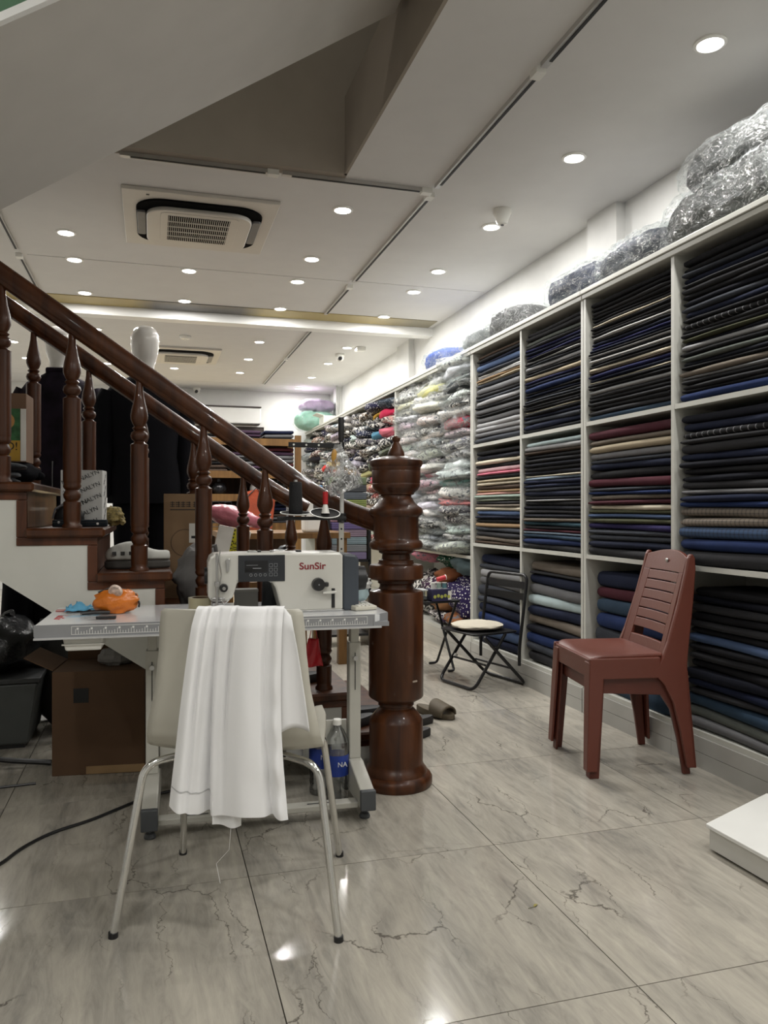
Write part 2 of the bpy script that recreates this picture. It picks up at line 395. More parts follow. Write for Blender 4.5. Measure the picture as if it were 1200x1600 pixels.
# ceiling slab with the stairwell opening (x -2.6..1.0, y 2.05..4.12)
b = MB()
b.box(FX0, FX1, 4.19, FY1, CZ, CZ + .41); b.box(1.0, FX1, FY0, 4.19, CZ, CZ + .41); b.box(FX0, 1.0, FY0, 2.02, CZ, CZ + .41)
struct(b.build('ceiling', CEIL, smooth=False))
struct(MB().box(FX1, FX1 + .1, FY0, FY1, 0, 6.0).build('wall_right', WHITE))
struct(MB().box(FX0, FX1, FY1 + .25, FY1 + .35, 0, 6.0).box(FX0, -0.35, FY1, FY1 + .25, 0, CZ).box(1.62, FX1, FY1, FY1 + .25, 0, CZ).box(-0.35, 1.62, FY1, FY1 + .25, 2.36, CZ).build('wall_back', WHITE, smooth=False))
struct(MB().box(FX0 - .1, FX0, FY0, FY1, 0, 6.0).build('wall_left', WHITE))
struct(MB().box(FX0, FX1, FY0 - .1, FY0, 0, 6.0).build('wall_front', WHITE))
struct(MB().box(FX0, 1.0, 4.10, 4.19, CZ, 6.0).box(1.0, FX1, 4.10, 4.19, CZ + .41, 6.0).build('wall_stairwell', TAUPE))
struct(MB().box(FX0, FX1, FY0, 4.2, 6.0, 6.1).build('ceiling_upper', WHITE))
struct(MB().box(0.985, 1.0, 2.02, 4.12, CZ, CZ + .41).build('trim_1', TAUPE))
# pilasters on the right wall and at the back corner
for k, (y0, y1) in enumerate(((4.02, 4.34), (7.9, 8.3), (11.2, 11.5))):
    struct(MB().box(FX1 - .06, FX1, y0, y1, 0, CZ).build('trim_%d' % (k + 2), WHITE))
# dropped white beam with a strip in front of it, coloured gold and grey along its length
struct(MB().box(FX0, FX1, 7.32, 7.46, CZ - .085, CZ).build('trim_5', mat('beam_white', (0.82, 0.82, 0.8), .5, var=.02)))
def mat_strip():
    m, nt, p = nodes_of('gold_strip')
    geo = N(nt, 'ShaderNodeNewGeometry'); sp = N(nt, 'ShaderNodeSeparateXYZ'); nt.links.new(geo.outputs['Position'], sp.inputs[0])
    mr = N(nt, 'ShaderNodeMapRange', i_From_Min=-2.6, i_From_Max=2.65); nt.links.new(sp.outputs['X'], mr.inputs['Value'])
    rp = N(nt, 'ShaderNodeValToRGB'); nt.links.new(mr.outputs[0], rp.inputs['Fac']); e = rp.color_ramp.elements
    e[0].color = e[1].color = (0.42, 0.33, 0.13, 1); e[1].position = .88
    for ps, c in ((.46, (.42, .33, .13)), (.50, (.13, .125, .12)), (.64, (.13, .125, .12)), (.68, (.45, .36, .14))): q = e.new(ps); q.color = col4(c)
    q = e.new(.95); q.color = (.25, .22, .15, 1)
    nt.links.new(rp.outputs[0], p.inputs['Base Color']); p.inputs['Roughness'].default_value = .45; p.inputs['Metallic'].default_value = .3
    return m
struct(MB().box(FX0, FX1 - .05, 7.05, 7.319, CZ - .006, CZ).build('trim_6', mat_strip()))
# plasterboard joints across the ceiling
SEAM = CEIL
for k, (x0, x1, y) in enumerate(((-.85, 1.5, 6.02), (1.55, 2.62, 6.0), (-2.5, 1.5, 11.28))):
    struct(MB().box(x0, x1, y, y + .012, CZ - .003, CZ).build('trim_%d' % (k + 7), SEAM))
# back door opening: dark frame and a lit room behind it
DARKF = mat('dark_frame', (0.035, 0.022, 0.018), .45)
d1 = thing('door_1', None, None, (0, 0, 0)); d1['kind'] = 'structure'
MB().box(-0.35, 1.62, 12.02, 12.12, 2.26, 2.36).box(-.35, -.26, 12.02, 12.12, 0, 2.26).box(1.53, 1.62, 12.02, 12.12, 0, 2.26).build('door_frame', DARKF, d1, smooth=False)
MB().box(-.26, 1.53, 12.18, 12.24, 0, 2.26).build('lit_panel', mat('lit_room', (0.95, 0.72, 0.42), .7, emit=0.9, var=.25, vscale=9, stretch=(6, 1, .3)), d1)
MB().box(.98, 1.04, 12.06, 12.12, 0, 2.26).build('mullion', DARKF, d1)

# ================================================================= downlights
ring_me = MB().lathe([(0.062, 0), (0.062, -0.006), (0.05, -0.010), (0.047, -0.004), (0.047, 0)], 24, cap=False).mesh('trim_ring')
ring_me.materials.append(mat('downlight_rim', (.85, .84, .8), .4, var=.02))
lens_me = MB().lathe([(0.047, -0.0045), (0.03, -0.0055), (0.0005, -0.006)], 24, cap=False).mesh('lens'); lens_me.materials.append(LAMPW)
rows = [(2.06, (0.5, 1.53, 2.556, 3.578, 4.6, 5.57, 6.15, 7.02, 8.47, 9.45, 10.5, 11.5), 'above the fabric shelves'),
        (1.09, (-.3, 0.9, 4.59, 5.55, 6.13, 7.0, 8.44, 9.44, 10.4), 'left of the long ceiling track'),
        (.26, (6.08, 6.97, 10.3), 'behind the near ceiling air unit'),
        (-.54, (-.4, 0.6, 5.47, 6.04, 6.94, 8.3, 10.2), 'above the dressed mannequins'),
        (-1.43, (0.2, 8.0, 9.16, 10.1), 'far left beyond the staircase')]
lamp_data = bpy.data.lights.new('downlight_lamp', 'AREA'); lamp_data.shape = 'DISK'; lamp_data.size = 0.1; lamp_data.energy = LAMP_W; lamp_data.color = (1.0, 0.98, 0.945)
for x, ys, where in rows:
    for n, y in enumerate(ys):
        o = thing('recessed_downlight', '%s round downlight from the camera in the ceiling row %s' % (ORD[n] if n else 'nearest', where), 'downlight', (x, y, CZ), 0, 'recessed ceiling downlights')
        put('trim_ring', ring_me, None, o); put('lens', lens_me, None, o)
        l = bpy.data.objects.new('downlight_lamp', lamp_data); C.objects.link(l); l.parent = o; l.location = (0, 0, -.012)
# unseen lamp added upstairs to brighten the glass and stairwell
ul = bpy.data.lights.new('upstairs_fill', 'AREA'); ul.shape = 'DISK'; ul.size = .3; ul.energy = 20; ul.color = (1, .95, .86)
o = bpy.data.objects.new('upstairs_fill', ul); C.objects.link(o); o.location = (-0.6, 1.2, 5.95)
# ================================================================= ceiling fittings
SLOT = mat('track_slot', (0.01, 0.01, 0.01), .6)
def track(a, bb, label):
    t = thing('ceiling_track', label, 'track', (0, 0, 0), 0, 'slim ceiling light tracks')
    (x0, y0), (x1, y1) = a, bb
    if abs(x1 - x0) < .01:
        MB().box(x0 - .015, x0 + .015, y0, y1, CZ - .02, CZ).build('channel', ALU, t)
        MB().box(x0 - .002, x0 + .011, y0 + .05, y1 - .05, CZ - .023, CZ - .019).build('slot', SLOT, t)
        MB().box(x0 - .022, x0 + .022, y0 - .02, y0 + .04, CZ - .028, CZ).build('end_connector', WPLAST, t)
    else:
        MB().box(x0, x1, y0 - .015, y0 + .015, CZ - .02, CZ).build('channel', ALU, t)
        MB().box(x0 + .05, x1 - .05, y0 - .011, y0 + .002, CZ - .023, CZ - .019).build('slot', SLOT, t)
        MB().box(x1 - .04, x1 + .02, y0 - .022, y0 + .022, CZ - .028, CZ).build('end_connector', WPLAST, t)
track((1.51, 2.2), (1.51, 2.86), 'short grey ceiling track at the top edge, ahead of the long one')
track((1.51, 2.9), (1.51, 4.1), 'long grey ceiling track running back beside the stairwell opening')
track((1.51, 4.22), (1.51, 5.98), 'ceiling track beyond the corner joint, right of the near air unit')
track((1.51, 6.12), (1.51, 7.04), 'ceiling track running up to the white dropped beam')
track((1.51, 7.55), (1.51, 9.2), 'ceiling track just behind the white dropped beam')
track((1.51, 9.25), (1.51, 11.2), 'farthest ceiling track, near the back wall')
track((-.16, 4.17), (.62, 4.17), 'left ceiling track along the edge of the stairwell opening')
track((.66, 4.17), (1.48, 4.17), 'right ceiling track along the edge of the stairwell opening')
track((-.9, 4.3), (-.9, 5.9), 'left-hand ceiling track behind the stair soffit')
track((-.9, 6.02), (-.9, 7.0), 'left-hand ceiling track that meets the handrail in view')

def aircon(x0, x1, y0, y1, label):
    t = thing('ceiling_air_conditioner', label, 'air conditioner', ((x0 + x1) / 2, (y0 + y1) / 2, CZ), 0, 'ceiling cassette air conditioners')
    w, h = (x1 - x0) / 2, (y1 - y0) / 2
    ACW = mat('aircon_panel', (.60, .57, .515), .45, var=.02)
    MB().box(-w, w, -h, h, -.022, 0).build('panel', ACW, t, bevel=.004)
    MB().rbox(-w * .83, w * .83, -h * .80, h * .80, -.032, -.021, .16, k=8).build('air_gap', mat('gap_black', (.004, .004, .004), .9, spec=.05), t)
    MB().rbox(-w * .70, w * .70, -h * .62, h * .77, -.055, -.03, .13, k=8).build('centre_plate', ACW, t, bevel=.006)
    MB().rbox(-w * .52, w * .52, -h * .55, h * .55, -.058, -.054, .04, k=4).build('grille_frame', ACW, t, bevel=.002)
    g = MB().box(-w * .42, w * .40, -h * .46, h * .46, -.0592, -.0575).build('grille_recess', mat('gap_black', (0, 0, 0)), t)
    sm = MB()
    for k in range(30):
        x = -w * .42 + w * .82 * (k + .5) / 30; sm.box(x - .0018, x + .0018, -h * .46, h * .46, -.063, -.059)
    for k in range(1, 5):
        y = -h * .46 + h * .92 * k / 5; sm.box(-w * .42, w * .40, y - .003, y + .003, -.064, -.059)
    sm.build('grille_bars', ACW, t)['kind'] = 'stuff'
    for s in (-1, 1):
        MB().rbox(s * w * .765 - .025, s * w * .765 + .025, -h * .42, h * .42, -.046, -.03, .015).build('louvre', mat('louvre_grey', (.16, .16, .16), .5), t, bevel=.003)
    MB().box(-w * .7, -w * .66, -h * .90, -h * .87, -.025, -.021).build('sensor', BLACK, t)
    return t
aircon(-.17, .715, 4.575, 5.505, 'large white cassette air conditioner in the ceiling nearest the stairs')
aircon(-.12, .74, 8.95, 9.83, 'white cassette air conditioner behind the beam and mannequin head')
def dome_cam(loc, label, rx=0.0):
    t = thing('security_camera', label, 'camera', loc)
    MB().lathe([(.052, 0), (.055, -.02), (.05, -.035)], 20).build('base', WPLAST, t)
    MB().ball((0, 0, -.045), .045, .045, .045, 16, 10).build('eyeball', WPLAST, t)
    MB().cyl((-.005, -.03, -.055), (-.014, -.052, -.066), .024, .02).build('lens', BLACK, t)
    return t
dome_cam((2.07, 8.85, CZ), 'white eyeball security camera on the ceiling near right wall')
dome_cam((.62, 11.9, CZ), 'white eyeball security camera in the corner by the back wall')
t = thing('motion_sensor', 'white cone shaped sensor on the ceiling above the shelves', 'sensor', (2.01, 4.33, CZ))
MB().lathe([(.055, 0), (.055, -.02), (.05, -.03), (.03, -.085), (.012, -.09)], 22).build('housing', WPLAST, t); MB().cyl((0, 0, -.089), (0, 0, -.094), .01).build('sensor_eye', BLACK, t)
t = thing('junction_box', 'small square white box on the ceiling beside a downlight', 'box', (2.2, 8.43, CZ))
MB().box(-.05, .05, -.05, .05, -.04, 0).build('housing', WPLAST, t, bevel=.006); MB().box(-.035, .035, -.035, .035, -.044, -.04).build('lid', WPLAST, t, bevel=.002)
t = thing('smoke_detector', 'flat round white smoke detector behind the dropped beam', 'detector', (.32, 8.39, CZ))
MB().lathe([(.06, 0), (.06, -.015), (.045, -.03), (.02, -.034)], 22).build('housing', WPLAST, t); MB().lathe([(.02, -.033), (.015, -.04), (.002, -.041)], 14).build('vent_cap', WPLAST, t)
# wall unit over the back door, and the conduit on the back corner
t = thing('air_curtain', 'long white air curtain unit above the back doorway', 'air curtain', (.63, 11.98, 2.5))
MB().box(-.92, .92, -.2, 0, -.115, .12).build('casing', WHITE, t, bevel=.015)
MB().box(-.92, .92, -.21, 0, .122, .14).build('top_lip', DARKF, t); MB().box(-.9, .9, -.19, -.03, -.128, -.114).build('outlet', BLACK, t)
for k in range(6): MB().box(.12 + k * .026, .137 + k * .026, -.2025, -.199, -.098, -.086).build('badge_mark', BLACK, t)
MB().box(-.5, -.494, -.2025, -.199, -.11, .115).build('seam', mat('seam_grey', (.35, .35, .34), .6), t)
t = thing('wall_conduit', 'thin white conduit pipe running down the corner pilaster', 'pipe', (2.56, 11.15, 0))
MB().cyl((0, 0, 2.3), (0, 0, 2.9), .014).build('pipe', mat('conduit', (.5, .5, .48), .5), t); MB().box(-.02, .02, -.02, .02, 2.33, 2.4).build('clip', WPLAST, t)

# ================================================================= lower staircase
RISE, RUN, NST, SY0, SY1 = .172, .249, 11, 3.2, 4.15
def RX(k): return .045 + RUN * (5 - k)
st = thing('staircase', 'dark mahogany staircase with turned balusters and white side panels', 'staircase', (0, 0, 0))
tread_me = MB().box(-RUN - .004, .028, SY0 - .03, SY1 + .03, -.035, 0).mesh('tread', False); tread_me.materials.append(WOOD)
riser_me = MB().box(-.022, 0, SY0 + .004, SY1 - .004, 0, RISE - .035).mesh('riser', False); riser_me.materials.append(WOOD)
for k in range(1, NST):
    o = put('tread', tread_me, None, st, (RX(k), 0, RISE * k)); o.modifiers.new('b', 'BEVEL').width = .008
for k in range(1, NST + 1): put('riser', riser_me, None, st, (RX(k), 0, RISE * (k - 1)))
def zlow(x): return .46 - .691 * x
PANEL = mat('side_panel_white', (.60, .60, .55), .55, var=.06, vscale=3)
def zig(inset_z, inset_x, kmin=1):
    p = []
    for k in range(NST, kmin - 1, -1):
        p.append((RX(k) - inset_x, RISE * k - inset_z)); p.append((RX(k) - inset_x, RISE * (k - 1) - inset_z))
    return p
for y0, y1 in ((SY0 + .006, SY0 + .026), (SY1 - .026, SY1 - .006)):
    top = [(RX(NST + 1) - .05, RISE * NST - .06)] + zig(.06, .032)[:-1] + [(RX(1) - .032, 0)]
    poly = top + [(.46 / .691, 0), (RX(NST + 1) - .05, zlow(RX(NST + 1) - .05))]
    MB().prism(poly, y0, y1, 'y').build('side_panel', PANEL, st, smooth=False)
    tr = MB(); ya, yb = (y0 - .006, y1 - .002) if y0 < 3.5 else (y0 + .002, y1 + .006)
    for k in range(1, NST + 1):
        tr.box(RX(k + 1) - .036, RX(k) + .0, ya, yb, RISE * k - .066, RISE * k - .035)
        tr.box(RX(k) - .036, RX(k) + .0, ya, yb, max(0, RISE * (k - 1) - .034), RISE * k - .067)
    tr.build('edge_trim', mat_wood('mahogany_trim', (.05, .015, .005), (.12, .038, .013)), st, smooth=False, bevel=.003)
MB().prism([(.46 / .691, 0), (.46 / .691 + .03, 0), (RX(NST + 1) - .05, zlow(RX(NST + 1)) + .08), (RX(NST + 1) - .05, zlow(RX(NST + 1)) + .04)], SY0 + .03, SY1 - .03, 'y').build('soffit', PANEL, st, smooth=False)
def zrail(x): return 2.0 - .685 * (x + .556)
bh = zrail(-.052) - .038 - RISE * 5
s = bh / .765
bprof = [(.037, 0), (.037, .008), (.030, .016), (.032, .03), (.0325, .095), (.0325, .1), (.024, .106), (.031, .118), (.033, .13), (.024, .147), (.031, .155), (.034, .163), (.031, .171), (.033, .178), (.0335, .185), (.0335, .49), (.034, .505), (.022, .512), (.020, .517), (.030, .527), (.034, .54), (.030, .553), (.020, .56), (.0275, .57), (.020, .578), (.026, .588), (.033, .607), (.0335, .622), (.030, .645), (.022, .68), (.015, .72), (.012, .765)]
bal_me = MB().lathe([(r, z * s) for r, z in bprof], 20).mesh('baluster', angle=50); bal_me.materials.append(WOOD)
for y in (SY0 + .07, SY1 - .05):
    for k in range(2, NST): put('baluster', bal_me, None, st, (RX(k) - .097, y, RISE * k))
def rail(pts, name='handrail'):
    m = MB(); P = bend(pts, .12, 6)
    m.tube(P, .037, 14, flat=(.95, 1.0)); m.tube([p + Vector((0, 0, -.03)) for p in P], .023, 10, flat=(1.1, .8))
    return m.build(name, WOOD, st)
yb = SY0 + .07
rail([(-1.5, yb, zrail(-1.5)), (.66, yb, zrail(.66)), (.76, yb - .05, zrail(.76) + .01), (.90, 3.05, 1.045)])
yf = SY1 - .05
rail([(-1.5, yf, zrail(-1.5)), (.62, yf, zrail(.62)), (.78, yf, zrail(.74))])
# newel post at the foot of the stairs
nprof = [(.140, 0), (.146, .012), (.146, .032), (.138, .045), (.126, .05), (.124, .062), (.114, .075), (.109, .085), (.108, .09), (.108, .255), (.104, .264), (.092, .282), (.072, .304), (.066, .309), (.066, .316), (.072, .319), (.072, .325), (.070, .33), (.086, .338), (.106, .35), (.110, .356), (.110, .768), (.105, .776), (.072, .784), (.066, .793), (.066, .803), (.074, .808), (.074, .818), (.102, .822), (.110, .828), (.110, .872), (.104, .881), (.074, .885), (.070, .893), (.070, .9), (.058, .903), (.056, .923), (.07, .93), (.07, .938), (.098, .942), (.107, .952), (.108, .964), (.103, .975), (.094, .98), (.091, .988), (.091, 1.07), (.096, 1.076), (.106, 1.084), (.108, 1.096), (.104, 1.108), (.09, 1.117), (.075, 1.132), (.067, 1.146), (.062, 1.152), (.062, 1.16), (.072, 1.163), (.074, 1.17), (.088, 1.182), (.096, 1.197), (.0965, 1.205), (.095, 1.207), (.0965, 1.21), (.0985, 1.255), (.097, 1.258), (.0985, 1.261), (.099, 1.272), (.104, 1.277), (.108, 1.287), (.106, 1.298), (.095, 1.306), (.06, 1.314), (.036, 1.317), (.036, 1.32)]
nw = MB().lathe(nprof, 48).build('newel_post', WOOD, st, loc=(.94, 3.03, 0), angle=42)
nw['label'] = 'thick turned mahogany newel post at the foot of the stairs'
MB().lathe([(.034, 1.318), (.034, 1.328), (.028, 1.342), (.02, 1.358), (.013, 1.37), (.012, 1.374), (.017, 1.382), (.017, 1.39), (.011, 1.397), (.001, 1.399)], 24).build('finial', WOOD, nw)
MB().box(-.011, .011, -.004, .004, -.003, .003).build('chip_mark', mat('chip', (.35, .28, .22), .7), nw, loc=(.045, -.1, .428), rz=.42)
# landing
LZ = RISE * NST
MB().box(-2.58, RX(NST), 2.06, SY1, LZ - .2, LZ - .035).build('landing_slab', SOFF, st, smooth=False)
MB().box(-2.58, RX(NST) + .028, 2.06, SY1, LZ - .035, LZ).build('landing_floor', WOOD, st, smooth=False)
# ================================================================= upper flight, seen from below
up = thing('upper_staircase', 'plain grey sloping underside of the upper stair flight with glass edge', 'staircase', (0, 0, 0))
UY0, UY1 = 2.10, 3.08
def zs(x): return 2.168 + .656 * (x + .527)
poly = [(-1.72, zs(-1.72)), (.95, zs(.95))]
n = int((.95 + 1.45) / RUN)
xs = RX(NST) + .03
steps = []
for k in range(1, 10):
    x = xs + RUN * (k - 1); z = min(LZ + RISE * k, 3.31)
    steps += [(x, LZ + RISE * (k - 1)), (x, z)]
    if x > .66: break
steps.append((.95, steps[-1][1]))
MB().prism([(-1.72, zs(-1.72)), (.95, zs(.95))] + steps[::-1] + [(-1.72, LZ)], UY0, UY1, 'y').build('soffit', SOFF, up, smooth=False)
MB().prism([(-1.7, zs(-1.7) - .004), (1.0, zs(1.0) - .004), (1.0, zs(1.0) + .018), (-1.7, zs(-1.7) + .018)], UY0 - .02, UY0, 'y').build('edge_strip', WHITE, up, smooth=False)
MB().prism([(-1.7, zs(-1.7) + .018), (1.0, zs(1.0) + .018), (1.0, zs(1.0) + 1.2), (-1.7, zs(-1.7) + 1.2)], UY0 - .018, UY0 - .006, 'y').build('glass_panel', mat_glass('green_glass', (.72, .92, .80), .88), up, smooth=False)
for k in range(9):
    x = xs + RUN * k
    if x < .9: MB().box(x - .02, min(x + RUN, .95), UY0 + .002, UY1 - .002, min(LZ + RISE * (k + 1), 3.31), min(LZ + RISE * (k + 1), 3.31) + .03).build('tread', WOOD, up, smooth=False)
# ================================================================= fabric shelving along the right wall
SX0, SX1 = 2.245, 2.645
KICK = mat('kick_marble', (.42, .415, .39), .3, var=.12, vscale=3)
def shelf_unit(y0, y1, divs, zs_, label, back=True, zt=2.27, kick=True):
    t = thing('fabric_shelf_unit', label, 'shelf', (0, 0, 0), 0, 'white fabric shelving units')
    for y in [y0 + .011] + divs + [y1 - .011]:
        MB().box(SX0, SX1 - .012, y - .011, y + .011, .155, zt - .022).build('upright', SHELFW, t, smooth=False)
    edges = [y0 + .011] + divs + [y1 - .011]
    for z in zs_:
        for a, c in zip(edges[:-1], edges[1:]): MB().box(SX0 + .001, SX1 - .013, a + .0112, c - .0112, z - .022, z).build('shelf_board', SHELFW, t, smooth=False)
    MB().box(SX0, SX1, y0, y1, .133, .155).build('base_board', SHELFW, t, smooth=False)
    MB().box(SX0, SX1, y0, y1, zt - .022, zt).build('top_board', SHELFW, t, smooth=False)
    MB().box(SX0 - .012, SX0, y0, y1, zt - .028, zt - .004).box(SX0 - .02, SX0, y0, y1, zt - .002, zt + .022).build('cornice', SHELFW, t, smooth=False, bevel=.003)
    MB().box(SX1 - .012, SX1, y0, y1, .155, zt - .022).build('back_panel', SHELFW, t, smooth=False)
    n = max(1, round((y1 - y0) / .78))
    for k in range(n):
        a, c = y0 + (y1 - y0) * k / n, y0 + (y1 - y0) * (k + 1) / n
        MB().box(SX0 - .008, SX0 + .012, a + .001, c - .001, 0.0, .066).build('kick_tile', KICK, t, smooth=False)
        MB().box(SX0 - .008, SX0 + .012, a + .001, c - .001, .068, .132).build('kick_tile', KICK, t, smooth=False)
    return t
shelf_unit(3.805, 5.36, [4.56], [.86, 1.575], 'white shelving unit of six cubbies behind the black folding chair')
shelf_unit(2.27, 3.798, [3.035], [.86, 1.575], 'white shelving unit of six cubbies behind the red plastic chair')
shelf_unit(5.366, 7.26, [], [.76], 'open shelving unit holding the piles of plastic-wrapped fabric')
shelf_unit(7.266, 11.9, [], [.72], 'far open shelving unit crammed with patterned fabric rolls')

K = dict(black=(.009, .009, .011), charcoal=(.028, .028, .031), navy=(.008, .012, .032), blackish=(.007, .008, .014), grey=(.125, .125, .13), lightgrey=(.26, .26, .265),
         slate=(.045, .05, .062), royal=(.010, .012, .06), blue=(.013, .027, .092), steel=(.055, .085, .16), cream=(.52, .47, .37), white=(.5, .5, .49), beige=(.32, .27, .19),
         tan=(.30, .20, .115), brown=(.055, .036, .025), taupe=(.125, .105, .085), pink=(.50, .33, .35), rose=(.45, .13, .18), salmon=(.45, .25, .22), burgundy=(.06, .012, .02),
         mint=(.24, .30, .26), sage=(.16, .18, .14), olive=(.06, .062, .035), teal=(.025, .06, .08), paleblue=(.20, .26, .33), denim=(.03, .055, .09), indigo=(.028, .022, .085),
         ice=(.36, .44, .45), stripe=(.018, .018, .02), plaid=(.16, .135, .11), checkblue=(.05, .085, .16), greengrey=(.10, .11, .10))
WORD = dict(blackish='near-black', lightgrey='light grey', steel='steel blue', paleblue='pale blue', ice='icy white', greengrey='greenish grey', stripe='dark pinstriped', plaid='taupe checked', checkblue='blue checked', slate='slate grey', royal='royal blue', navy='navy blue')
# listed from the top of the cubby to the bottom; a number after ':' is relative thickness
CELLS = {
 (0, 2): 'brown:.8 charcoal:.8 navy:.8 steel:1.5 slate:.8 white:.5 lightgrey:.5 tan:.5 beige:.6 slate:1 grey:1.5 charcoal:.8 slate:.7 lightgrey:1.2 black:.8 grey:1.3 black:.5 grey:1.3 lightgrey:1.2 lightgrey:1.2 grey:1.2 slate:1.2',
 (1, 2): 'charcoal:1 charcoal:1 greengrey:1 charcoal:.8 royal:.7 navy:.7 royal:.6 black:.7 white:.4 black:.5 slate:.4 lightgrey:1 black:.6 charcoal:.6 beige:1 royal:.7 navy:.7 blue:1.1 black:.6 navy:.6 black:.6 slate:.6 black:.6 charcoal:.7 black:.6 cream:.4 black:.7 navy:.8 slate:1 navy:1.2 black:.8',
 (2, 2): 'black:1 black:.8 charcoal:.7 black:.7 black:.6 charcoal:.6 cream:.4 black:.6 charcoal:.6 black:.6 white:.5 black:.6 navy:.7 royal:.6 navy:.6 black:.5 lightgrey:.3 black:.5 white:.6 black:.5 charcoal:.5 cream:.7 brown:.4 royal:.8 navy:.6 cream:.4 black:.6 black:.6 lightgrey:.8 charcoal:.7 black:.8 charcoal:.7 black:.8 charcoal:.9 denim:.9',
 (3, 2): 'black:1.2 black:1 slate:.8 navy:1 charcoal:.6 charcoal:1 black:.9 blackish:1 slate:1 navy:1 black:.8 stripe:.9 charcoal:.7 charcoal:.7 olive:.6 blackish:.6 lightgrey:.9 black:.8 greengrey:.8 blackish:.8 black:.6 taupe:1 grey:.6 charcoal:.7 charcoal:.7 charcoal:.6 blue:1.3',
 (0, 1): 'black:1 blackish:1 cream:1 black:.7 pink:1 rose:.6 black:.9 beige:.6 cream:.7 brown:.9 tan:.6 salmon:.6 mint:.7 sage:.6 charcoal:.6 taupe:.6 cream:.8 steel:1 navy:.7 black:.9 tan:.9 slate:1 charcoal:1 taupe:1 brown:.6',
 (1, 1): 'ice:.9 lightgrey:1 brown:.7 black:.8 black:.8 blackish:.8 black:.8 blackish:.8 cream:.35 paleblue:.6 navy:.8 navy:.7 slate:.7 navy:1 black:.6 lightgrey:.35 black:.9 blackish:.8 charcoal:.8 blackish:.7 taupe:.7 teal:.9 black:.6 burgundy:.5 paleblue:.5 denim:.8 blue:1.1 charcoal:1',
 (2, 1): 'burgundy:1.6 taupe:.9 beige:1.3 grey:1.2 slate:.7 navy:1.2 black:1.4 burgundy:1.5 slate:.6 blue:.6 taupe:.9 burgundy:.7 cream:.9 olive:.7 steel:.7 olive:.8 indigo:1.1 slate:.8 slate:1 navy:1.2 charcoal:1.4',
 (3, 1): 'blackish:1.2 navy:1.2 stripe:.9 charcoal:.7 charcoal:1.4 navy:1.1 blackish:.9 black:.9 blackish:.9 charcoal:1.1 grey:.7 navy:.9 blue:.8 plaid:1.3 plaid:1.2 checkblue:1.6 blue:1.6 charcoal:2',
 (0, 0): 'navy:1.2 slate:.6 lightgrey:1.1 grey:1.1 slate:1.4 slate:.9 navy:1.2 blue:1.3 steel:1.6 navy:1',
 (1, 0): 'taupe:1.4 charcoal:.4 navy:1.4 grey:1.4 ice:1.5 navy:1.4 taupe:1.4 blackish:1.1 blue:1.5 slate:1.2 charcoal:1.5',
 (2, 0): 'navy:1.7 burgundy:1.2 denim:1.5 blue:1.6 slate:1.9 denim:1.4 charcoal:1.1 denim:2.1',
 (3, 0): 'black:1.1 blackish:1 charcoal:.9 black:1 charcoal:.9 black:.8 steel:1.1 black:.9 charcoal:1 black:1 blackish:1.3 navy:1 charcoal:.8 denim:1.5 greengrey:1.3 grey:1.2',
}
def bolt_mesh(seed):
    r = random.Random(seed); m = MB()
    nx = [0.0, .012, .035, .08, .5, .94, .98, 1.0]
    ring = [(.0, .0), (.008, .30), (.028, .44), (.075, .5), (.35, .47), (.7, .48), (.96, .4), (1, 0), (.96, -.4), (.7, -.48), (.35, -.47), (.075, -.5), (.028, -.44), (.008, -.30)]
    ys = [0, .012, .04, .12, .3, .5, .7, .88, .96, .988, 1.0]; v = []
    ph, am, tw = r.uniform(0, 6), r.uniform(.02, .09), r.uniform(-.08, .08)
    for y in ys:
        e = min(y, 1 - y); k = .55 if e <= 0 else .82 if e < .02 else .97 if e < .05 else 1.0
        dx = .018 * math.sin(ph + y * 5) + (.02 if e <= 0 else 0) + .02 * r.uniform(-1, 1) * (1 if e < .1 else .3)
        for (x, z) in ring:
            v.append((x + dx * (1 - x), y, z * k + am * math.sin(ph + 3.5 * y) + tw * (x - .5)))
    n = len(ring)
    f = [(i * n + q, i * n + (q + 1) % n, (i + 1) * n + (q + 1) % n, (i + 1) * n + q) for i in range(len(ys) - 1) for q in range(n)]
    f += [tuple(range(n - 1, -1, -1)), tuple((len(ys) - 1) * n + q for q in range(n))]
    m.add(v, f)
    return m.mesh('fabric_bolt', angle=60)
BM = {}
for mname, mm in (('cloth', CL), ('stripe', CLS), ('check', CLC)):
    BM[mname] = [bolt_mesh(s_) for s_ in range(7)]
    for me in BM[mname]: me.materials.append(mm)
ROWZ = [(.157, .835), (.862, 1.55), (1.577, 2.243)]
COLY = [(4.573, 5.337), (3.818, 4.547), (3.048, 3.776), (2.294, 3.022)]
CNAME = ['of farthest cubby column', 'of second-farthest cubby column', 'of cubby column behind red chair', 'of nearest cubby column']
RNAME = ['bottom', 'middle', 'top']
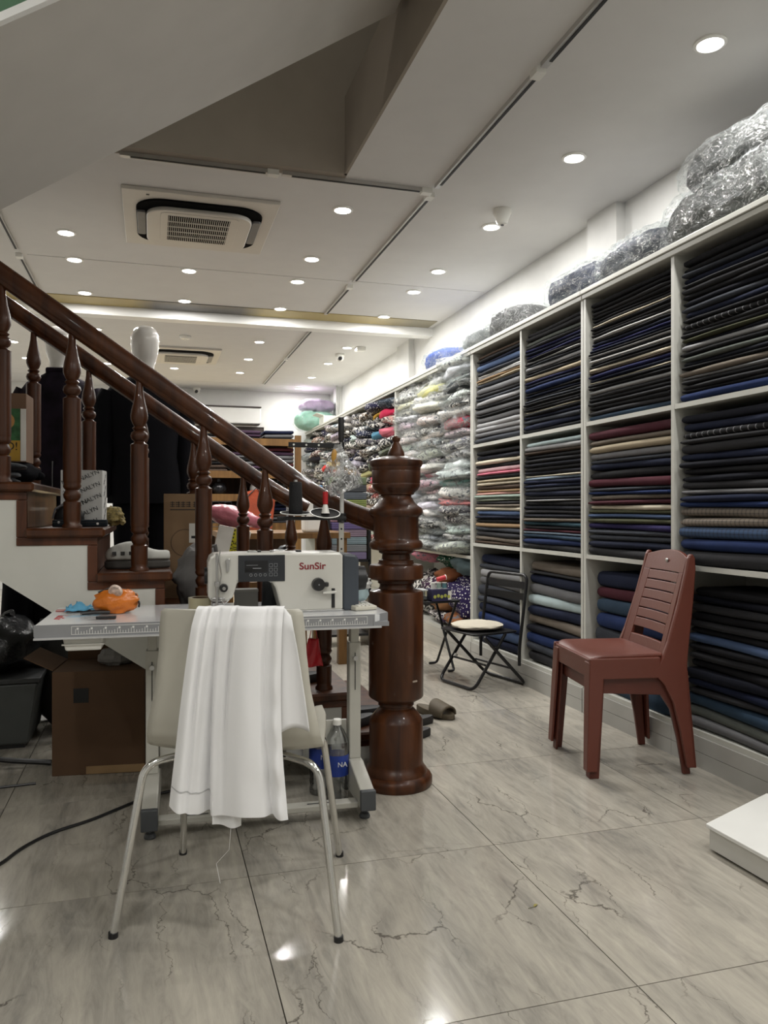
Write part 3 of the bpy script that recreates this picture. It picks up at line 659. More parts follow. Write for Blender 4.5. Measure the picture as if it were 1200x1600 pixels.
for (c, r), spec in CELLS.items():
    items = [q.split(':') for q in spec.split()][::-1]
    z0, z1 = ROWZ[r]; fill = {0: .90, 1: .955, 2: .95}[r]
    if (c, r) in ((0, 0), (1, 0), (2, 0)): fill = .92
    tot = sum(float(w) for _, w in items); hh = (z1 - z0) * fill; z = z0
    y0, y1 = COLY[c]
    gap = {0: .028, 1: .014, 2: .018, 3: .036}[c] + (.035 if r == 0 else 0)
    for n, (cn, w) in enumerate(items):
        th = hh * float(w) / tot
        kind = 'stripe' if cn == 'stripe' else 'check' if cn in ('plaid', 'checkblue') else 'cloth'
        x0 = SX0 + (.012 if r == 0 else .005) + R.uniform(-.005, .009) + (n / len(items)) * (.03, .008, .02)[r]
        o = put('fabric_bolt', R.choice(BM[kind]), None, None, (x0, y0 + .002 + R.uniform(0, .006), z + th / 2))
        o.scale = (SX1 - .03 - x0, y1 - y0 - gap * R.uniform(.55, 1.1) - .006, th * .97)
        k = R.uniform(.7, 1.0) if sum(K[cn]) < .3 else R.uniform(.95, 1.2); o.color = col4([q * k for q in K[cn]])
        nm = 'topmost' if n == len(items) - 1 else ORD[n] + (' from bottom' if n else '')
        tag(o, '%s fabric bolt, %s, %s shelf %s' % (WORD.get(cn, cn), nm, RNAME[r], CNAME[c]), 'fabric', 'folded fabric bolts in the %s shelf %s' % (RNAME[r], CNAME[c]))
        z += th

# ================================================================= plastic-wrapped fabric piles
def pillow_mesh(seed, name, amp=.10, sq=.5, nu=18, nv=10):
    """soft folded bundle filling a unit box: x 0..1 (front at 0), y 0..1, z -.5..+.5"""
    r = random.Random(seed); off = Vector((r.uniform(0, 50), r.uniform(0, 50), r.uniform(0, 50))); m = MB()
    def sgn(a, p): return math.copysign(abs(a) ** p, a)
    v = []; f = []
    for j in range(nv + 1):
        th = -PI / 2 + PI * j / nv
        for i in range(nu):
            ph = 2 * PI * i / nu
            d = Vector((sgn(math.cos(th), sq) * sgn(math.cos(ph), sq), sgn(math.cos(th), sq) * sgn(math.sin(ph), sq * .8), sgn(math.sin(th), .8)))
            q = 1 + amp * noise.noise(d * 1.6 + off) + amp * .6 * noise.noise(d * 4 + off)
            v.append((.5 + .5 * d.x * q, .5 + .5 * d.y * (1 + (q - 1) * .4), .5 * d.z * q))
    for j in range(nv):
        for i in range(nu): f.append((j * nu + i, j * nu + (i + 1) % nu, (j + 1) * nu + (i + 1) % nu, (j + 1) * nu + i))
    return m.add(v, f).mesh(name, angle=70)
def film_mesh(seed, name):
    return pillow_mesh(seed, name, amp=.34, sq=.5, nu=30, nv=14)
PM = {}
for key, mm in (('plain', CL), ('floral', CLF), ('soft', CLP), ('dots', CLD)):
    PM[key] = [pillow_mesh(40 + s_, 'fabric_bundle', amp=.2 + .03 * s_, sq=.55) for s_ in range(7)]
    for me in PM[key]: me.materials.append(mm)
FMs = [film_mesh(70 + s_, 'plastic_wrap') for s_ in range(6)]
for me in FMs: me.materials.append(FILM2)
BAGC = [('white', (.72, .72, .70), 'soft'), ('white', (.78, .77, .75), 'plain'), ('off-white', (.68, .66, .6), 'soft'), ('pale grey', (.55, .56, .57), 'soft'), ('grey printed', (.3, .31, .33), 'floral'), ('pale pink', (.55, .44, .43), 'soft'), ('black and white printed', (.05, .05, .055), 'floral'), ('pale yellow', (.55, .52, .32), 'plain'), ('cream', (.5, .45, .37), 'soft')]
wts = [5, 5, 4, 4, 4, 3, 3, 1, 3]
special = {(0, 14): ('red', (.40, .05, .07), 'soft'), (0, 7): ('pale turquoise', (.25, .42, .42), 'soft'), (0, 5): ('red and white', (.5, .2, .2), 'soft'), (1, 20): ('pale yellow', (.6, .55, .25), 'plain'), (1, 9): ('crimson', (.45, .06, .09), 'plain'), (0, 18): ('black', (.03, .03, .03), 'plain'), (0, 3): ('black and white printed', (.1, .1, .11), 'floral'), (0, 4): ('black and white printed', (.1, .1, .11), 'floral'), (0, 2): ('white', (.6, .6, .58), 'soft'), (0, 0): ('cream', (.55, .52, .45), 'soft'), (1, 0): ('white', (.55, .55, .5), 'soft')}
PILE = ['wrapped pile beside shelf upright', 'middle wrapped pile', 'farthest wrapped pile']
for c in range(3):
    y0 = 5.415 + c * .612; z = .775 if c else .79; n = 0; top = 2.235
    rows_ = []
    while z < top:
        h = R.uniform(.058, .085)
        rows_.append((z, h)); z += h * .93
    for n, (z, h) in enumerate(rows_):
        nm, colr, key = special.get((c, n), R.choices(BAGC, wts)[0])
        x0 = SX0 - .045 + R.uniform(-.04, .04) + .04 * n / len(rows_)
        ord_ = 'topmost' if n == len(rows_) - 1 else ORD[n] + (' from the bottom' if n else '')
        t = thing('wrapped_fabric', '%s fabric in plastic, %s, %s' % (nm, ord_, PILE[c]), 'fabric', (x0, y0 + R.uniform(-.02, .02), z + h / 2), R.uniform(-.05, .05), 'plastic-wrapped fabrics, %s' % PILE[c])
        o = put('fabric_bundle', R.choice(PM[key]), None, t); t.rotation_euler = (R.uniform(-.05, .05), R.uniform(-.06, .1), R.uniform(-.08, .08)); o.scale = (.375, .6 + R.uniform(-.06, .05), h * 1.25); o.color = col4([q * R.uniform(.9, 1.1) for q in colr])
        w = put('plastic_wrap', R.choice(FMs), None, t, (-.012, -.01, 0)); w.scale = (.40, .64, h * 1.45)
# ================================================================= patterned rolls farther back
ROLLC = [('black floral', (.02, .02, .022), 'floral', 7), ('white floral', (.4, .39, .37), 'soft', 3), ('grey floral', (.13, .13, .14), 'floral', 5), ('dusty pink floral', (.34, .18, .17), 'floral', 2), ('brown floral', (.12, .07, .05), 'floral', 2), ('navy dotted', (.015, .018, .04), 'dots', 2), ('black', (.015, .015, .016), 'plain', 1), ('olive grey', (.08, .085, .06), 'plain', 1)]
LOWC = [('beige', (.42, .3, .22), 'plain', 3), ('pale peach', (.5, .36, .27), 'plain', 2), ('brick red floral', (.3, .06, .05), 'floral', 2), ('brown', (.16, .09, .06), 'plain', 3), ('pink', (.5, .22, .25), 'soft', 2), ('white floral', (.4, .39, .37), 'floral', 3), ('black and white', (.06, .06, .06), 'floral', 3), ('orange', (.5, .12, .04), 'plain', 1), ('green', (.05, .16, .1), 'plain', 1)]
spec2 = {(0, 15): ('hot pink', (.50, .03, .08), 'plain'), (0, 13): ('rose pink', (.5, .16, .2), 'plain'), (1, 14): ('sky blue', (.12, .3, .45), 'plain'), (0, 16): ('navy', (.02, .025, .04), 'soft'), (1, 17): ('mustard yellow', (.55, .33, .04), 'plain'), (0, 9): ('navy', (.012, .016, .035), 'plain'), (0, 10): ('olive', (.06, .065, .045), 'plain'), (0, 11): ('sage green', (.13, .15, .1), 'soft'), (0, 8): ('black dotted', (.012, .012, .014), 'dots'), (4, 9): ('yellow', (.5, .36, .1), 'plain'), (5, 10): ('golden yellow', (.5, .38, .12), 'plain'), (6, 11): ('red', (.5, .05, .05), 'plain'), (6, 10): ('bright coral', (.6, .12, .06), 'plain'), (2, 9): ('pale yellow', (.5, .42, .2), 'plain'), (1, 8): ('red and white', (.45, .1, .13), 'soft')}
NSTK = 10
for c in range(NSTK):
    y0 = 7.30 + c * .455; z = .745; n = 0; rows_ = []
    while z < 2.16:
        h = R.uniform(.07, .10); rows_.append((z, h)); z += h * .96
    for n, (z, h) in enumerate(rows_):
        pool = LOWC if n < 8 and c < 5 else ROLLC
        q = spec2.get((c, n)) or R.choices(pool, [p_[3] for p_ in pool])[0]
        nm, colr, key = q[:3]
        x0 = SX0 - .01 + R.uniform(-.06, .04)
        ord_ = 'topmost' if n == len(rows_) - 1 else ORD[n] + (' from the bottom' if n else '')
        o = put('fabric_roll', R.choice(PM[key]), None, None, (x0, y0 + R.uniform(-.02, .02), z + h / 2))
        o.rotation_euler = (R.uniform(-.16, .16), 0, R.uniform(-.12, .12)); o.scale = (.35, .44, h * 1.1); o.color = col4([v_ * R.uniform(.85, 1.15) for v_ in colr])
        tag(o, '%s fabric roll, %s in stack %s behind the wrapped piles' % (nm, ord_, ['nearest', 'second', 'third', 'fourth', 'fifth', 'sixth', 'seventh', 'eighth', 'ninth', 'farthest'][c]), 'fabric', 'patterned fabric rolls on the far shelving')
# loose rolls heaped on the bottom deck beside the folding chair
HM = {}
for key, mm in (('plain', CL), ('floral', CLF), ('soft', CLP), ('dots', CLD)):
    HM[key] = [pillow_mesh(140 + s_, 'fabric_roll', amp=.3, sq=.85, nu=24, nv=14) for s_ in range(4)]
    for me in HM[key]: me.materials.append(mm)
heap = [('teal grey fabric roll heaped just below the wrapped piles', (2.26, 5.40, .68), (0.35, .5, .17), (.10, .14, .15), 'plain', .05),
        ('green fabric roll with white dots under the wrapped piles', (2.27, 5.92, .69), (0.33, .42, .14), (.02, .085, .05), 'dots', -.1),
        ('pink printed fabric roll squeezed behind the green dotted roll', (2.28, 6.35, .70), (0.31, .5, .12), (.42, .16, .2), 'soft', .1),
        ('rust brown fabric roll below the green dotted roll', (2.25, 5.85, .56), (0.31, .34, .15), (.20, .07, .03), 'plain', .1),
        ('large purple fabric with white dots slumped over the lower rolls', (2.25, 5.39, .40), (0.36, .62, .40), (.022, .014, .06), 'dots', 0),
        ('plum floral fabric bundle just left of the purple dotted heap', (2.25, 6.0, .44), (0.35, .5, .2), (.05, .02, .05), 'floral', .1),
        ('orange brown patterned roll at the bottom of the heap', (2.25, 5.39, .225), (0.36, .66, .15), (.24, .09, .03), 'soft', .02),
        ('short tan brown roll end beside the small black table', (2.25, 6.05, .32), (0.31, .4, .16), (.26, .13, .06), 'plain', -.05),
        ('dark floral roll on the floor deck under the orange brown roll', (2.26, 5.8, .21), (0.33, .7, .1), (.04, .025, .05), 'floral', 0),
        ('black floral bundle at the far end of the lower deck', (2.28, 6.5, .36), (0.33, .6, .36), (.03, .03, .03), 'floral', 0)]
for lab, loc, sc, cc, key, rz in heap:
    o = put('fabric_roll', R.choice(HM[key]), None, None, loc, rz); o.scale = sc; o.color = col4(cc); tag(o, lab, 'fabric', 'loose rolls heaped below the wrapped piles')

# ================================================================= plastic sacks of cloth on top of the shelving
def sack(label, loc, dims, colr, seed, tail=0, film=FILM, key='plain', group='plastic sacks on top of the shelving', rot=(0, 0, 0)):
    """tied polythene sack: lumpy cloth inside, crinkled film with a flared end"""
    L, W, H_ = dims
    t = thing('plastic_sack', label, 'sack', loc, 0, group); t.rotation_euler = rot
    r = random.Random(seed); off = Vector((seed * 3.1, seed, 0))
    def body(amp, grow, nseg, nr, end):
        m = MB(); v = []; f = []
        for i in range(nseg + 1):
            u = i / nseg; e = max(0.0, 1 - abs(2 * u - 1) ** 3.5) ** .5
            if end: e = max(e, .28 if (u < .05 and tail <= 0) or (u > .95 and tail >= 0) else .1)
            for k in range(nr):
                a = 2 * PI * k / nr
                d = Vector((math.cos(a), u * 3.2, math.sin(a)))
                q = 1 + amp * noise.noise(d * 1.5 + off) + amp * .8 * noise.noise(d * 4.3 + off) + (amp * .5 * noise.noise(Vector((a * 5, u * 2, 0)) + off))
                x = W / 2 * e * q * math.copysign(abs(math.cos(a)) ** .8, math.cos(a)); z = H_ / 2 * e * q * math.copysign(abs(math.sin(a)) ** .8, math.sin(a))
                v.append((x * grow, (u - .5) * L * (1.1 if end else 1), max(z * grow, -H_ / 2 * (1.0 if end else .97)) + H_ / 2))
        f = [(i * nr + k, i * nr + (k + 1) % nr, (i + 1) * nr + (k + 1) % nr, (i + 1) * nr + k) for i in range(nseg) for k in range(nr)]
        return m.add(v, f)
    o = body(.13, .91, 30, 22, False).build('cloth_inside', {'plain': CL, 'soft': CLP}[key], t, angle=80); o.color = col4(colr)
    body(.17, 1.05, 52, 36, True).build('plastic_film', film, t, angle=30)
    return t
ZT = 2.275
sack('dark grey cloth in a plastic sack lying on the nearest shelf top', (2.42, 2.72, ZT), (1.05, .36, .27), (.045, .047, .045), 3, -1)
sack('dark cloth in a plastic sack resting on top of the nearest lower sack', (2.45, 2.62, ZT + .23), (1.05, .34, .23), (.05, .052, .05), 5, 1)
sack('small clear sack of grey cloth highest in the right corner', (2.44, 2.15, ZT + .40), (.55, .34, .2), (.10, .10, .095), 6, 1)
sack('clear sack of grey cloth drooping over the shelf edge at far right', (2.33, 2.20, ZT), (.62, .26, .3), (.09, .09, .085), 8, 1)
sack('slate blue cloth in a plastic sack beyond the big grey sacks', (2.42, 3.48, ZT), (.62, .33, .22), (.045, .05, .065), 9, 0)
sack('navy blue cloth in a crinkled plastic sack, in line with the slate one', (2.42, 4.05, ZT), (.66, .34, .22), (.04, .046, .075), 12, 1)
sack('charcoal cloth bundle in a clear sack over the second cubby column', (2.42, 4.92, ZT), (.62, .36, .21), (.05, .05, .052), 14, 1)
sack('mostly empty clear sack with a little grey cloth on the shelf', (2.42, 5.42, ZT), (.55, .36, .17), (.13, .14, .14), 15, 1)
sack('bright blue cloth in a plastic sack above the wrapped piles', (2.42, 6.3, ZT), (.6, .34, .2), (.035, .075, .28), 17, 1)
sack('mint green quilt in a clear sack on the far shelf top', (2.29, 11.45, ZT), (.60, .6, .29), (.28, .55, .43), 20, 0, rot=(0, 0, PI / 2))
sack('lilac quilt in a clear sack on top of the mint one', (2.33, 11.5, ZT + .26), (.54, .5, .2), (.50, .36, .55), 21, 0, rot=(0, 0, PI / 2))
t = thing('white_carton', 'small open white carton in front of the mint green sack', 'box', (2.36, 10.8, ZT))
MB().box(-.1, .1, -.16, .16, 0, .13).build('body', WPLAST, t, bevel=.004); MB().prism([(-.1, .13), (-.2, .16), (-.2, .163), (-.1, .134)], -.16, .16, 'y').build('flap', WPLAST, t)
# ================================================================= sewing table
GREYED = mat('table_edge_grey', (.26, .265, .275), .35, var=.04)
LEGC = mat('table_leg_beige', (.46, .45, .40), .45, var=.05)
TOPW = mat('table_top_white', (.76, .77, .78), .16, var=.03, coat=.3)
INKW = mat('white_ink', (.75, .75, .73), .6, var=0)
RED = mat('red_ink', (.5, .03, .03), .5, var=.05)
DGREY = mat('dark_grey_cap', (.06, .065, .07), .5)
TT = thing('sewing_table', 'white-topped industrial sewing table with beige steel legs and ruler edge', 'table', (.229, 2.915, 0), -.04)
MB().prism([(-.58, -.235), (.53, -.235), (.585, -.19), (.585, .235), (-.58, .235)], .707, .735, 'z').build('table_top', TOPW, TT, smooth=False, bevel=.003)
MB().prism([(-.582, .735), (-.582, .700), (-.578, .692), (.52, .692), (.522, .735)], -.240, -.2355, 'y').build('front_edge', GREYED, TT, smooth=False)
MB().prism([(-.582, .694), (-.582, .688), (.55, .688), (.55, .694)], -.246, -.236, 'y').build('edge_lip', mat('edge_lip', (.5, .5, .5), .4), TT, smooth=False)
MB().box(-.578, .58, -.233, .233, .692, .707).build('underside', GREYED, TT, smooth=False)
MB().prism([(.522, -.2395), (.586, -.192), (.586, .235), (.582, .235), (.582, -.19), (.52, -.2355)], .692, .7345, 'z').build('end_edge', GREYED, TT, smooth=False)
rm = MB()
for a, c in ((-.47, -.02), (.06, .50)):
    rm.box(a, c, -.2412, -.2401, .727, .7285); rm.box(a, c, -.2412, -.2401, .7015, .703); rm.box(a, a + .0015, -.2412, -.2401, .702, .728); rm.box(c - .0015, c, -.2412, -.2401, .702, .728)
    x = a + .012; n = 0
    while x < c - .005:
        h = .016 if n % 5 == 0 else .011 if n % 5 in (1, 4) else .008
        rm.box(x, x + .0016, -.2412, -.2401, .7035, .7035 + h)
        if n % 5 == 0: rm.box(x + .004, x + .010, -.2412, -.2401, .717, .7235)
        x += .0085; n += 1
rl = rm.build('ruler_marks', INKW, TT, smooth=False); rl['kind'] = 'stuff'
text('lettering', 'SunSir', .046, RED, TT, (-.53, -.06, .7353), (0, 0, -PI / 2), .0002)
for lx in (-.232, .506):
    col_ = MB().box(lx - .022, lx + .022, -.005, .05, .16, .60).build('leg_column', LEGC, TT, smooth=False, bevel=.004)
    MB().box(lx - .016, lx + .016, 0, .045, .58, .692).build('inner_column', LEGC, TT, smooth=False, bevel=.003)
    MB().box(lx - .0015, lx + .0015, -.0065, -.004, .42, .56).build('adjust_slot', BLACK, col_)
    MB().cyl((lx, -.016, .54), (lx, -.004, .54), .009, n=14).build('bolt', STEEL, col_)
    MB().box(lx - .05, lx + .05, -.06, .15, .68, .692).build('mount_plate', LEGC, TT, smooth=False)
    ft = MB().prism([(-.215, .045), (.25, .045), (.25, .10), (.06, .16), (-.03, .16), (-.215, .112)], lx - .026, lx + .026, 'x').build('foot', LEGC, TT, smooth=False, bevel=.005)
    MB().box(lx - .0275, lx + .0275, -.232, -.21, .043, .115).build('foot_cap', DGREY, ft, bevel=.004)
    for yy in (-.17, .21):
        MB().cyl((lx, yy, .015), (lx, yy, .048), .006, n=10).lathe([(.018, .0), (.02, .006), (.016, .016), (.006, .018)], 16, Matrix.Translation((lx, yy, 0))).build('levelling_foot', DGREY, ft)
cb = MB().box(-.206, .48, -.185, -.135, .042, .062).build('cross_bar', LEGC, TT, smooth=False, bevel=.003)
MB().box(-.12, -.04, -.166, -.160, .0615, .063).box(.30, .40, -.166, -.160, .0615, .063).build('bar_slot', BLACK, cb)
MB().box(-.206, .48, .03, .045, .21, .30).build('back_brace', LEGC, TT, smooth=False)
tr = MB().prism([(-.50, .688), (-.375, .688), (-.382, .645), (-.492, .645)], -.215, -.06, 'y').build('tray', WPLAST, TT, smooth=False, bevel=.006)
MB().box(-.502, -.373, -.221, -.212, .664, .668).build('tray_rim', WPLAST, tr)

# ================================================================= sewing machine
MW = mat('machine_white', (.60, .59, .54), .3, var=.03, coat=.2)
SM = thing('sewing_machine', 'white lockstitch sewing machine with dark control panel and end cover', 'sewing machine', (.23, 2.915, .735), -.04)
# local frame: x along the table, y back, z from the table top
body = [(-.022, .21), (-.035, .20), (-.042, .18), (-.042, .065), (-.030, .045), (.028, .045), (.045, .06), (.06, .112), (.165, .112), (.182, .106), (.192, .09), (.215, .002), (.437, .002), (.437, .2), (.427, .212), (.05, .213)]
bo = MB().prism([(x, z) for x, z in body], -.115, .045, 'y').build('machine_body', MW, SM, bevel=.008, smooth=False)
MB().rbox(-.045, .44, -.125, .06, 0.0, .006, .01).build('bed_plate', STEEL, SM, bevel=.001)
MB().prism([(.438, .0), (.492, .0), (.497, .01), (.497, .185), (.485, .202), (.438, .206)], -.112, .042, 'y').build('end_cover', mat('machine_navy_grey', (.045, .055, .07), .4), SM, smooth=False, bevel=.008)
MB().cyl((.498, -.03, .11), (.535, -.03, .11), .048, .044, 24).build('hand_wheel', BLACK, SM)
MB().cyl((.535, -.03, .11), (.545, -.03, .11), .02, .018, 16).build('wheel_hub', BLACK, SM)
cp = MB().box(.062, .226, -.1185, -.11, .112, .206).build('control_panel', mat('panel_dark', (.022, .025, .03), .25), SM, bevel=.002)
MB().box(.085, .165, -.1195, -.1183, .146, .186).build('display', mat('display_dark', (.006, .006, .008), .1), cp)
ICON = mat('panel_ink', (.22, .23, .24), .6, var=0)
for q in range(4): MB().lathe([(.0052, 0), (.0052, .001), (.0038, .001), (.0038, 0)], 14, Matrix.Translation((.106 + q * .0165, -.1185, .136)) @ Matrix.Rotation(PI / 2, 4, 'X'), cap=False).build('round_button', ICON, cp)
for q in range(6):
    bx, bz = .176 + (q % 2) * .017, .17 - (q // 2) * .0165
    MB().box(bx - .006, bx + .006, -.1194, -.1184, bz - .006, bz - .0048).box(bx - .006, bx + .006, -.1194, -.1184, bz + .0048, bz + .006).box(bx - .006, bx - .0048, -.1194, -.1184, bz - .006, bz + .006).box(bx + .0048, bx + .006, -.1194, -.1184, bz - .006, bz + .006).build('square_button', ICON, cp)
MB().box(.112, .142, -.1202, -.1194, .158, .161).box(.09, .13, -.1202, -.1194, .17, .1715).build('display_digits', ICON, cp)
lg = text('lettering', 'SunSir', .034, mat('logo_red', (.22, .012, .02), .5, var=.3, vscale=90), SM, (.325, -.1158, .163), (PI / 2, 0, 0), .0006, sx=1.12)
lg.data.offset = .0006
dial = MB().cyl((.345, -.116, .098), (.345, -.14, .098), .024, .022, 24).build('stitch_dial', BLACK, SM)
MB().box(.366, .381, -.136, -.118, .09, .106).build('dial_tab', BLACK, dial, bevel=.003)
MB().cyl((.345, -.1395, .098), (.345, -.141, .098), .003, n=10).build('dial_centre', ICON, dial)
MB().rbox(.394, .407, -.1175, -.11, .012, .082, .003).build('lever_slot', BLACK, SM)
MB().prism([(.358, .064), (.410, .066), (.410, .075), (.358, .072)], -.142, -.119, 'y').build('reverse_lever', MW, SM, smooth=False, bevel=.003)
MB().box(.385, .44, -.118, -.11, .001, .004).build('rubber_edge', BLACK, SM)
# face plate hardware
MB().cyl((-.012, -.135, .012), (-.012, -.135, .215), .0045, n=12).build('needle_bar', STEEL, SM)
MB().box(-.02, -.004, -.14, -.115, .10, .116).build('bar_guide', STEEL, SM, bevel=.002)
MB().tube(bend([(.0, -.128, .225), (-.006, -.134, .19), (.004, -.13, .14), (-.004, -.13, .10)], .01), .0022, 6).build('thread_wire', STEEL, SM)
MB().prism([(.018, .19), (.034, .196), (.03, .15), (.022, .145)], -.124, -.116, 'y').build('take_up_plate', STEEL, SM, smooth=False, bevel=.002)
MB().cyl((.026, -.116, .187), (.026, -.13, .187), .008, n=14).build('thread_stud', STEEL, SM)
MB().cyl((.012, -.116, .093), (.012, -.138, .093), .015, .013, 18).build('tension_knob', BLACK, SM)
MB().cyl((.012, -.138, .093), (.012, -.146, .093), .006, n=12).build('tension_nut', STEEL, SM)
MB().box(-.03, .016, -.122, -.115, .045, .06).build('thread_guard', STEEL, SM, bevel=.003)
MB().tube(bend([(-.03, -.12, .018), (-.03, -.125, .05), (.002, -.125, .052), (.012, -.125, .035), (.03, -.12, .05)], .008), .002, 6).build('guard_wire', STEEL, SM)
MB().box(-.02, -.006, -.14, -.09, .006, .014).build('presser_foot', STEEL, SM, bevel=.002)
MB().cyl((-.052, -.03, .13), (-.042, -.03, .13), .03, n=20).build('face_knob', BLACK, SM)
for q, (bx, w) in enumerate(((.10, .03), (.135, .012), (.18, .012), (.275, .018))): MB().rbox(bx, bx + w, -.06, -.03, .211, .219, .003).build('top_fitting', STEEL if q % 2 == 0 else BLACK, SM, bevel=.002)

# ================================================================= thread stand with its cones
TS = thing('thread_stand', 'white perforated thread stand pole with two dark saucers behind the machine', 'thread stand', (.725, 3.07, .735))
MB().cyl((0, 0, 0), (0, 0, .60), .0085, n=14).build('pole', mat('pole_grey', (.55, .55, .53), .4), TS)
pf = MB().box(-.014, .006, -.011, -.008, 0, .34).build('perforated_bracket', LEGC, TS)
for q in range(7): MB().cyl((-.004, -.0115, .05 + q * .04), (-.004, -.0105, .05 + q * .04), .004, n=10).build('hole', BLACK, pf)
MB().lathe([(.035, 0), (.035, .006), (.012, .01)], 20).build('flange', STEEL, TS)
MB().box(-.26, .015, -.02, .0, .325, .34).build('saucer_arm', BLACK, TS, bevel=.003); MB().cyl((0, 0, .315), (0, 0, .352), .018, n=14).build('clamp', BLACK, TS)
RIMW = mat('saucer_rim', (.7, .7, .67), .4)
for q, (sx_, tilt) in enumerate(((-.078, .32), (-.195, .12))):
    M_ = Matrix.Translation((sx_, -.045, .345)) @ Matrix.Rotation(tilt, 4, 'X')
    MB().lathe([(.05, .004), (.058, .007), (.0575, .010), (.05, .007), (.004, .006), (.004, .004)], 30, M_, cap=False).build('saucer', mat('matte_black', (.01, .01, .01), .85, spec=.2), TS)
    MB().lathe([(.0565, .006), (.060, .0075), (.060, .0105), (.0565, .0105)], 30, M_, cap=False).build('saucer_rim', RIMW, TS)
ab = MB().box(-.215, .008, -.006, .004, .612, .632).build('guide_arm', BLKM, TS, bevel=.002)
for q in range(3): MB().cyl((-.195 + .05 * q, -.008, .622), (-.195 + .05 * q, -.005, .622), .004, n=10).build('guide_hole', WPLAST, ab)
MB().cyl((0, 0, .60), (0, 0, .635), .011, n=12).build('top_collar', BLACK, TS)
t = thing('thread_cone', 'tall cone of black thread standing on the left saucer', 'thread', (.53, 3.02, 1.087))
MB().lathe([(.026, 0), (.0275, .006), (.024, .118), (.021, .122)], 26).build('thread_winding', mat('black_thread', (.008, .008, .009), .85, bump=.4, bscale=300), t); MB().lathe([(.008, .12), (.007, .13)], 12).build('cone_core', STEEL, t)
t = thing('thread_spool', 'red thread spool on a white splayed cone on the right saucer', 'thread', (.647, 3.02, 1.087))
MB().lathe([(.018, 0), (.016, .004), (.009, .035), (.007, .038)], 10).build('white_cone', WPLAST, t); MB().lathe([(.0105, .036), (.0105, .083), (.008, .085)], 18).build('thread_winding', mat('red_thread', (.42, .012, .015), .7), t); MB().cyl((0, 0, .085), (0, 0, .105), .0022, n=8).build('spindle', STEEL, t)
# bag of tools hanging from the guide arm
t = thing('hanging_plastic_bag', 'translucent plastic bag of black tools hanging from the thread stand', 'bag', (.715, 3.04, 1.36))
def bagf(u, v):
    a = 2 * PI * u; w = .012 + .052 * math.sin(min(1, v * 1.25) * PI / 2) ** 1.3 * (1 if v < .93 else .86)
    sh = .035 * v * v
    q = 1 + .16 * noise.noise(Vector((math.cos(a) * 2, math.sin(a) * 2, v * 4)))
    return (w * 1.15 * math.cos(a) * q + sh - .012, w * .55 * math.sin(a) * q, -.185 * v + .02 * math.cos(a) * (v ** 2) * 1.2)
MB().grid(bagf, 26, 12).build('plastic_film', mat_film('bag_film', haze=.5, bscale=26), t)
MB().ball((.035, 0, -.14), .035, .018, .02, 12, 8).ball((-.01, 0, -.155), .03, .015, .018, 12, 8).build('dark_contents', BLACK, t)
MB().ball((-.03, -.012, -.055), .013, .006, .036, 12, 8).build('yellow_handle', mat('amber_plastic', (.42, .22, .03), .35), t)
t = thing('screwdriver', 'black-handled tool standing upright at the top of the thread stand', 'tool', (.718, 3.052, 1.37))
MB().lathe([(.008, .0), (.0105, .006), (.0105, .02), (.012, .03), (.0125, .088), (.011, .098), (.004, .1)], 14).build('handle', BLACK, t); MB().cyl((0, 0, -.045), (0, 0, .002), .003, n=8).build('shaft', STEEL, t)

# ================================================================= things on the sewing table
ZT_ = .736
t = thing('orange_pouch', 'orange vinyl zip pouch with a round white badge on the table', 'pouch', (-.125, 2.945, ZT_), .12)
def pouch(d):
    return 1 + .22 * noise.noise(d * 2.3 + Vector((3, 1, 2))) + .12 * noise.noise(d * 5.1)
def sq3(d): return d
m_ = MB(); m_.ball((0, 0, .04), .078, .05, .046, 28, 18, pouch)
m_.v = [(x, y, max(0.0005, z)) for x, y, z in m_.v]
m_.build('pouch_body', mat('orange_vinyl', (.62, .17, .015), .32, var=.12, bump=.5, bscale=40), t, angle=60)
MB().cyl((-.002, -.028, .082), (-.008, -.038, .076), .024, n=20).build('badge', mat('badge_print', (.62, .5, .42), .5, var=.4, vscale=80), t)
MB().tube([(-.06, .0, .074), (-.02, .006, .088), (.03, .004, .082), (.07, 0, .06)], .004, 6).build('zip', BLACK, t)
MB().tube(bend([(.068, -.008, .045), (.078, -.02, .035), (.074, -.028, .02)], .01), .004, 6).build('zip_pull', BLACK, t)
t = thing('blue_swatch', 'light blue cloth scrap beside the orange pouch', 'cloth', (-.245, 3.03, ZT_), .2)
MB().grid(lambda u, v: ((u - .5) * .13 * (1 - .3 * v), (v - .5) * .09, .006 + .012 * noise.noise(Vector((u * 4, v * 4, 1))) ** 2 * 6), 14, 10).build('cloth_scrap', mat('sky_cloth', (.10, .34, .52), .8), t, solid=.002)
MB().tube([(.02, -.02, .012), (.05, -.025, .013), (.08, -.02, .012)], .003, 6).build('folded_hem', mat('pale_blue', (.35, .55, .65), .8), t)
t = thing('thread_snips', 'black thread snips with pointed steel blades by the pouch', 'scissors', (-.215, 2.9, ZT_), .18)
MB().prism([(-.09, -.001), (-.02, -.006), (-.02, .006)], .004, .007, 'z').build('blade', STEEL, t, smooth=False)
MB().tube([(-.025, 0, .007), (.02, .008, .01), (.07, .004, .008)], .006, 8).tube([(-.025, 0, .007), (.02, -.008, .01), (.07, -.006, .008)], .006, 8).build('grip', BLACK, t)
t = thing('utility_cutter', 'short black cutter lying nearest the table front edge', 'cutter', (-.17, 2.785, ZT_), -.06)
MB().prism([(-.012, -.008), (.052, -.010), (.052, .010), (-.012, .006)], .001, .011, 'z').build('handle', BLACK, t, smooth=False, bevel=.002); MB().prism([(-.05, 0), (-.01, -.004), (-.01, .005)], .004, .006, 'z').build('blade', STEEL, t, smooth=False)
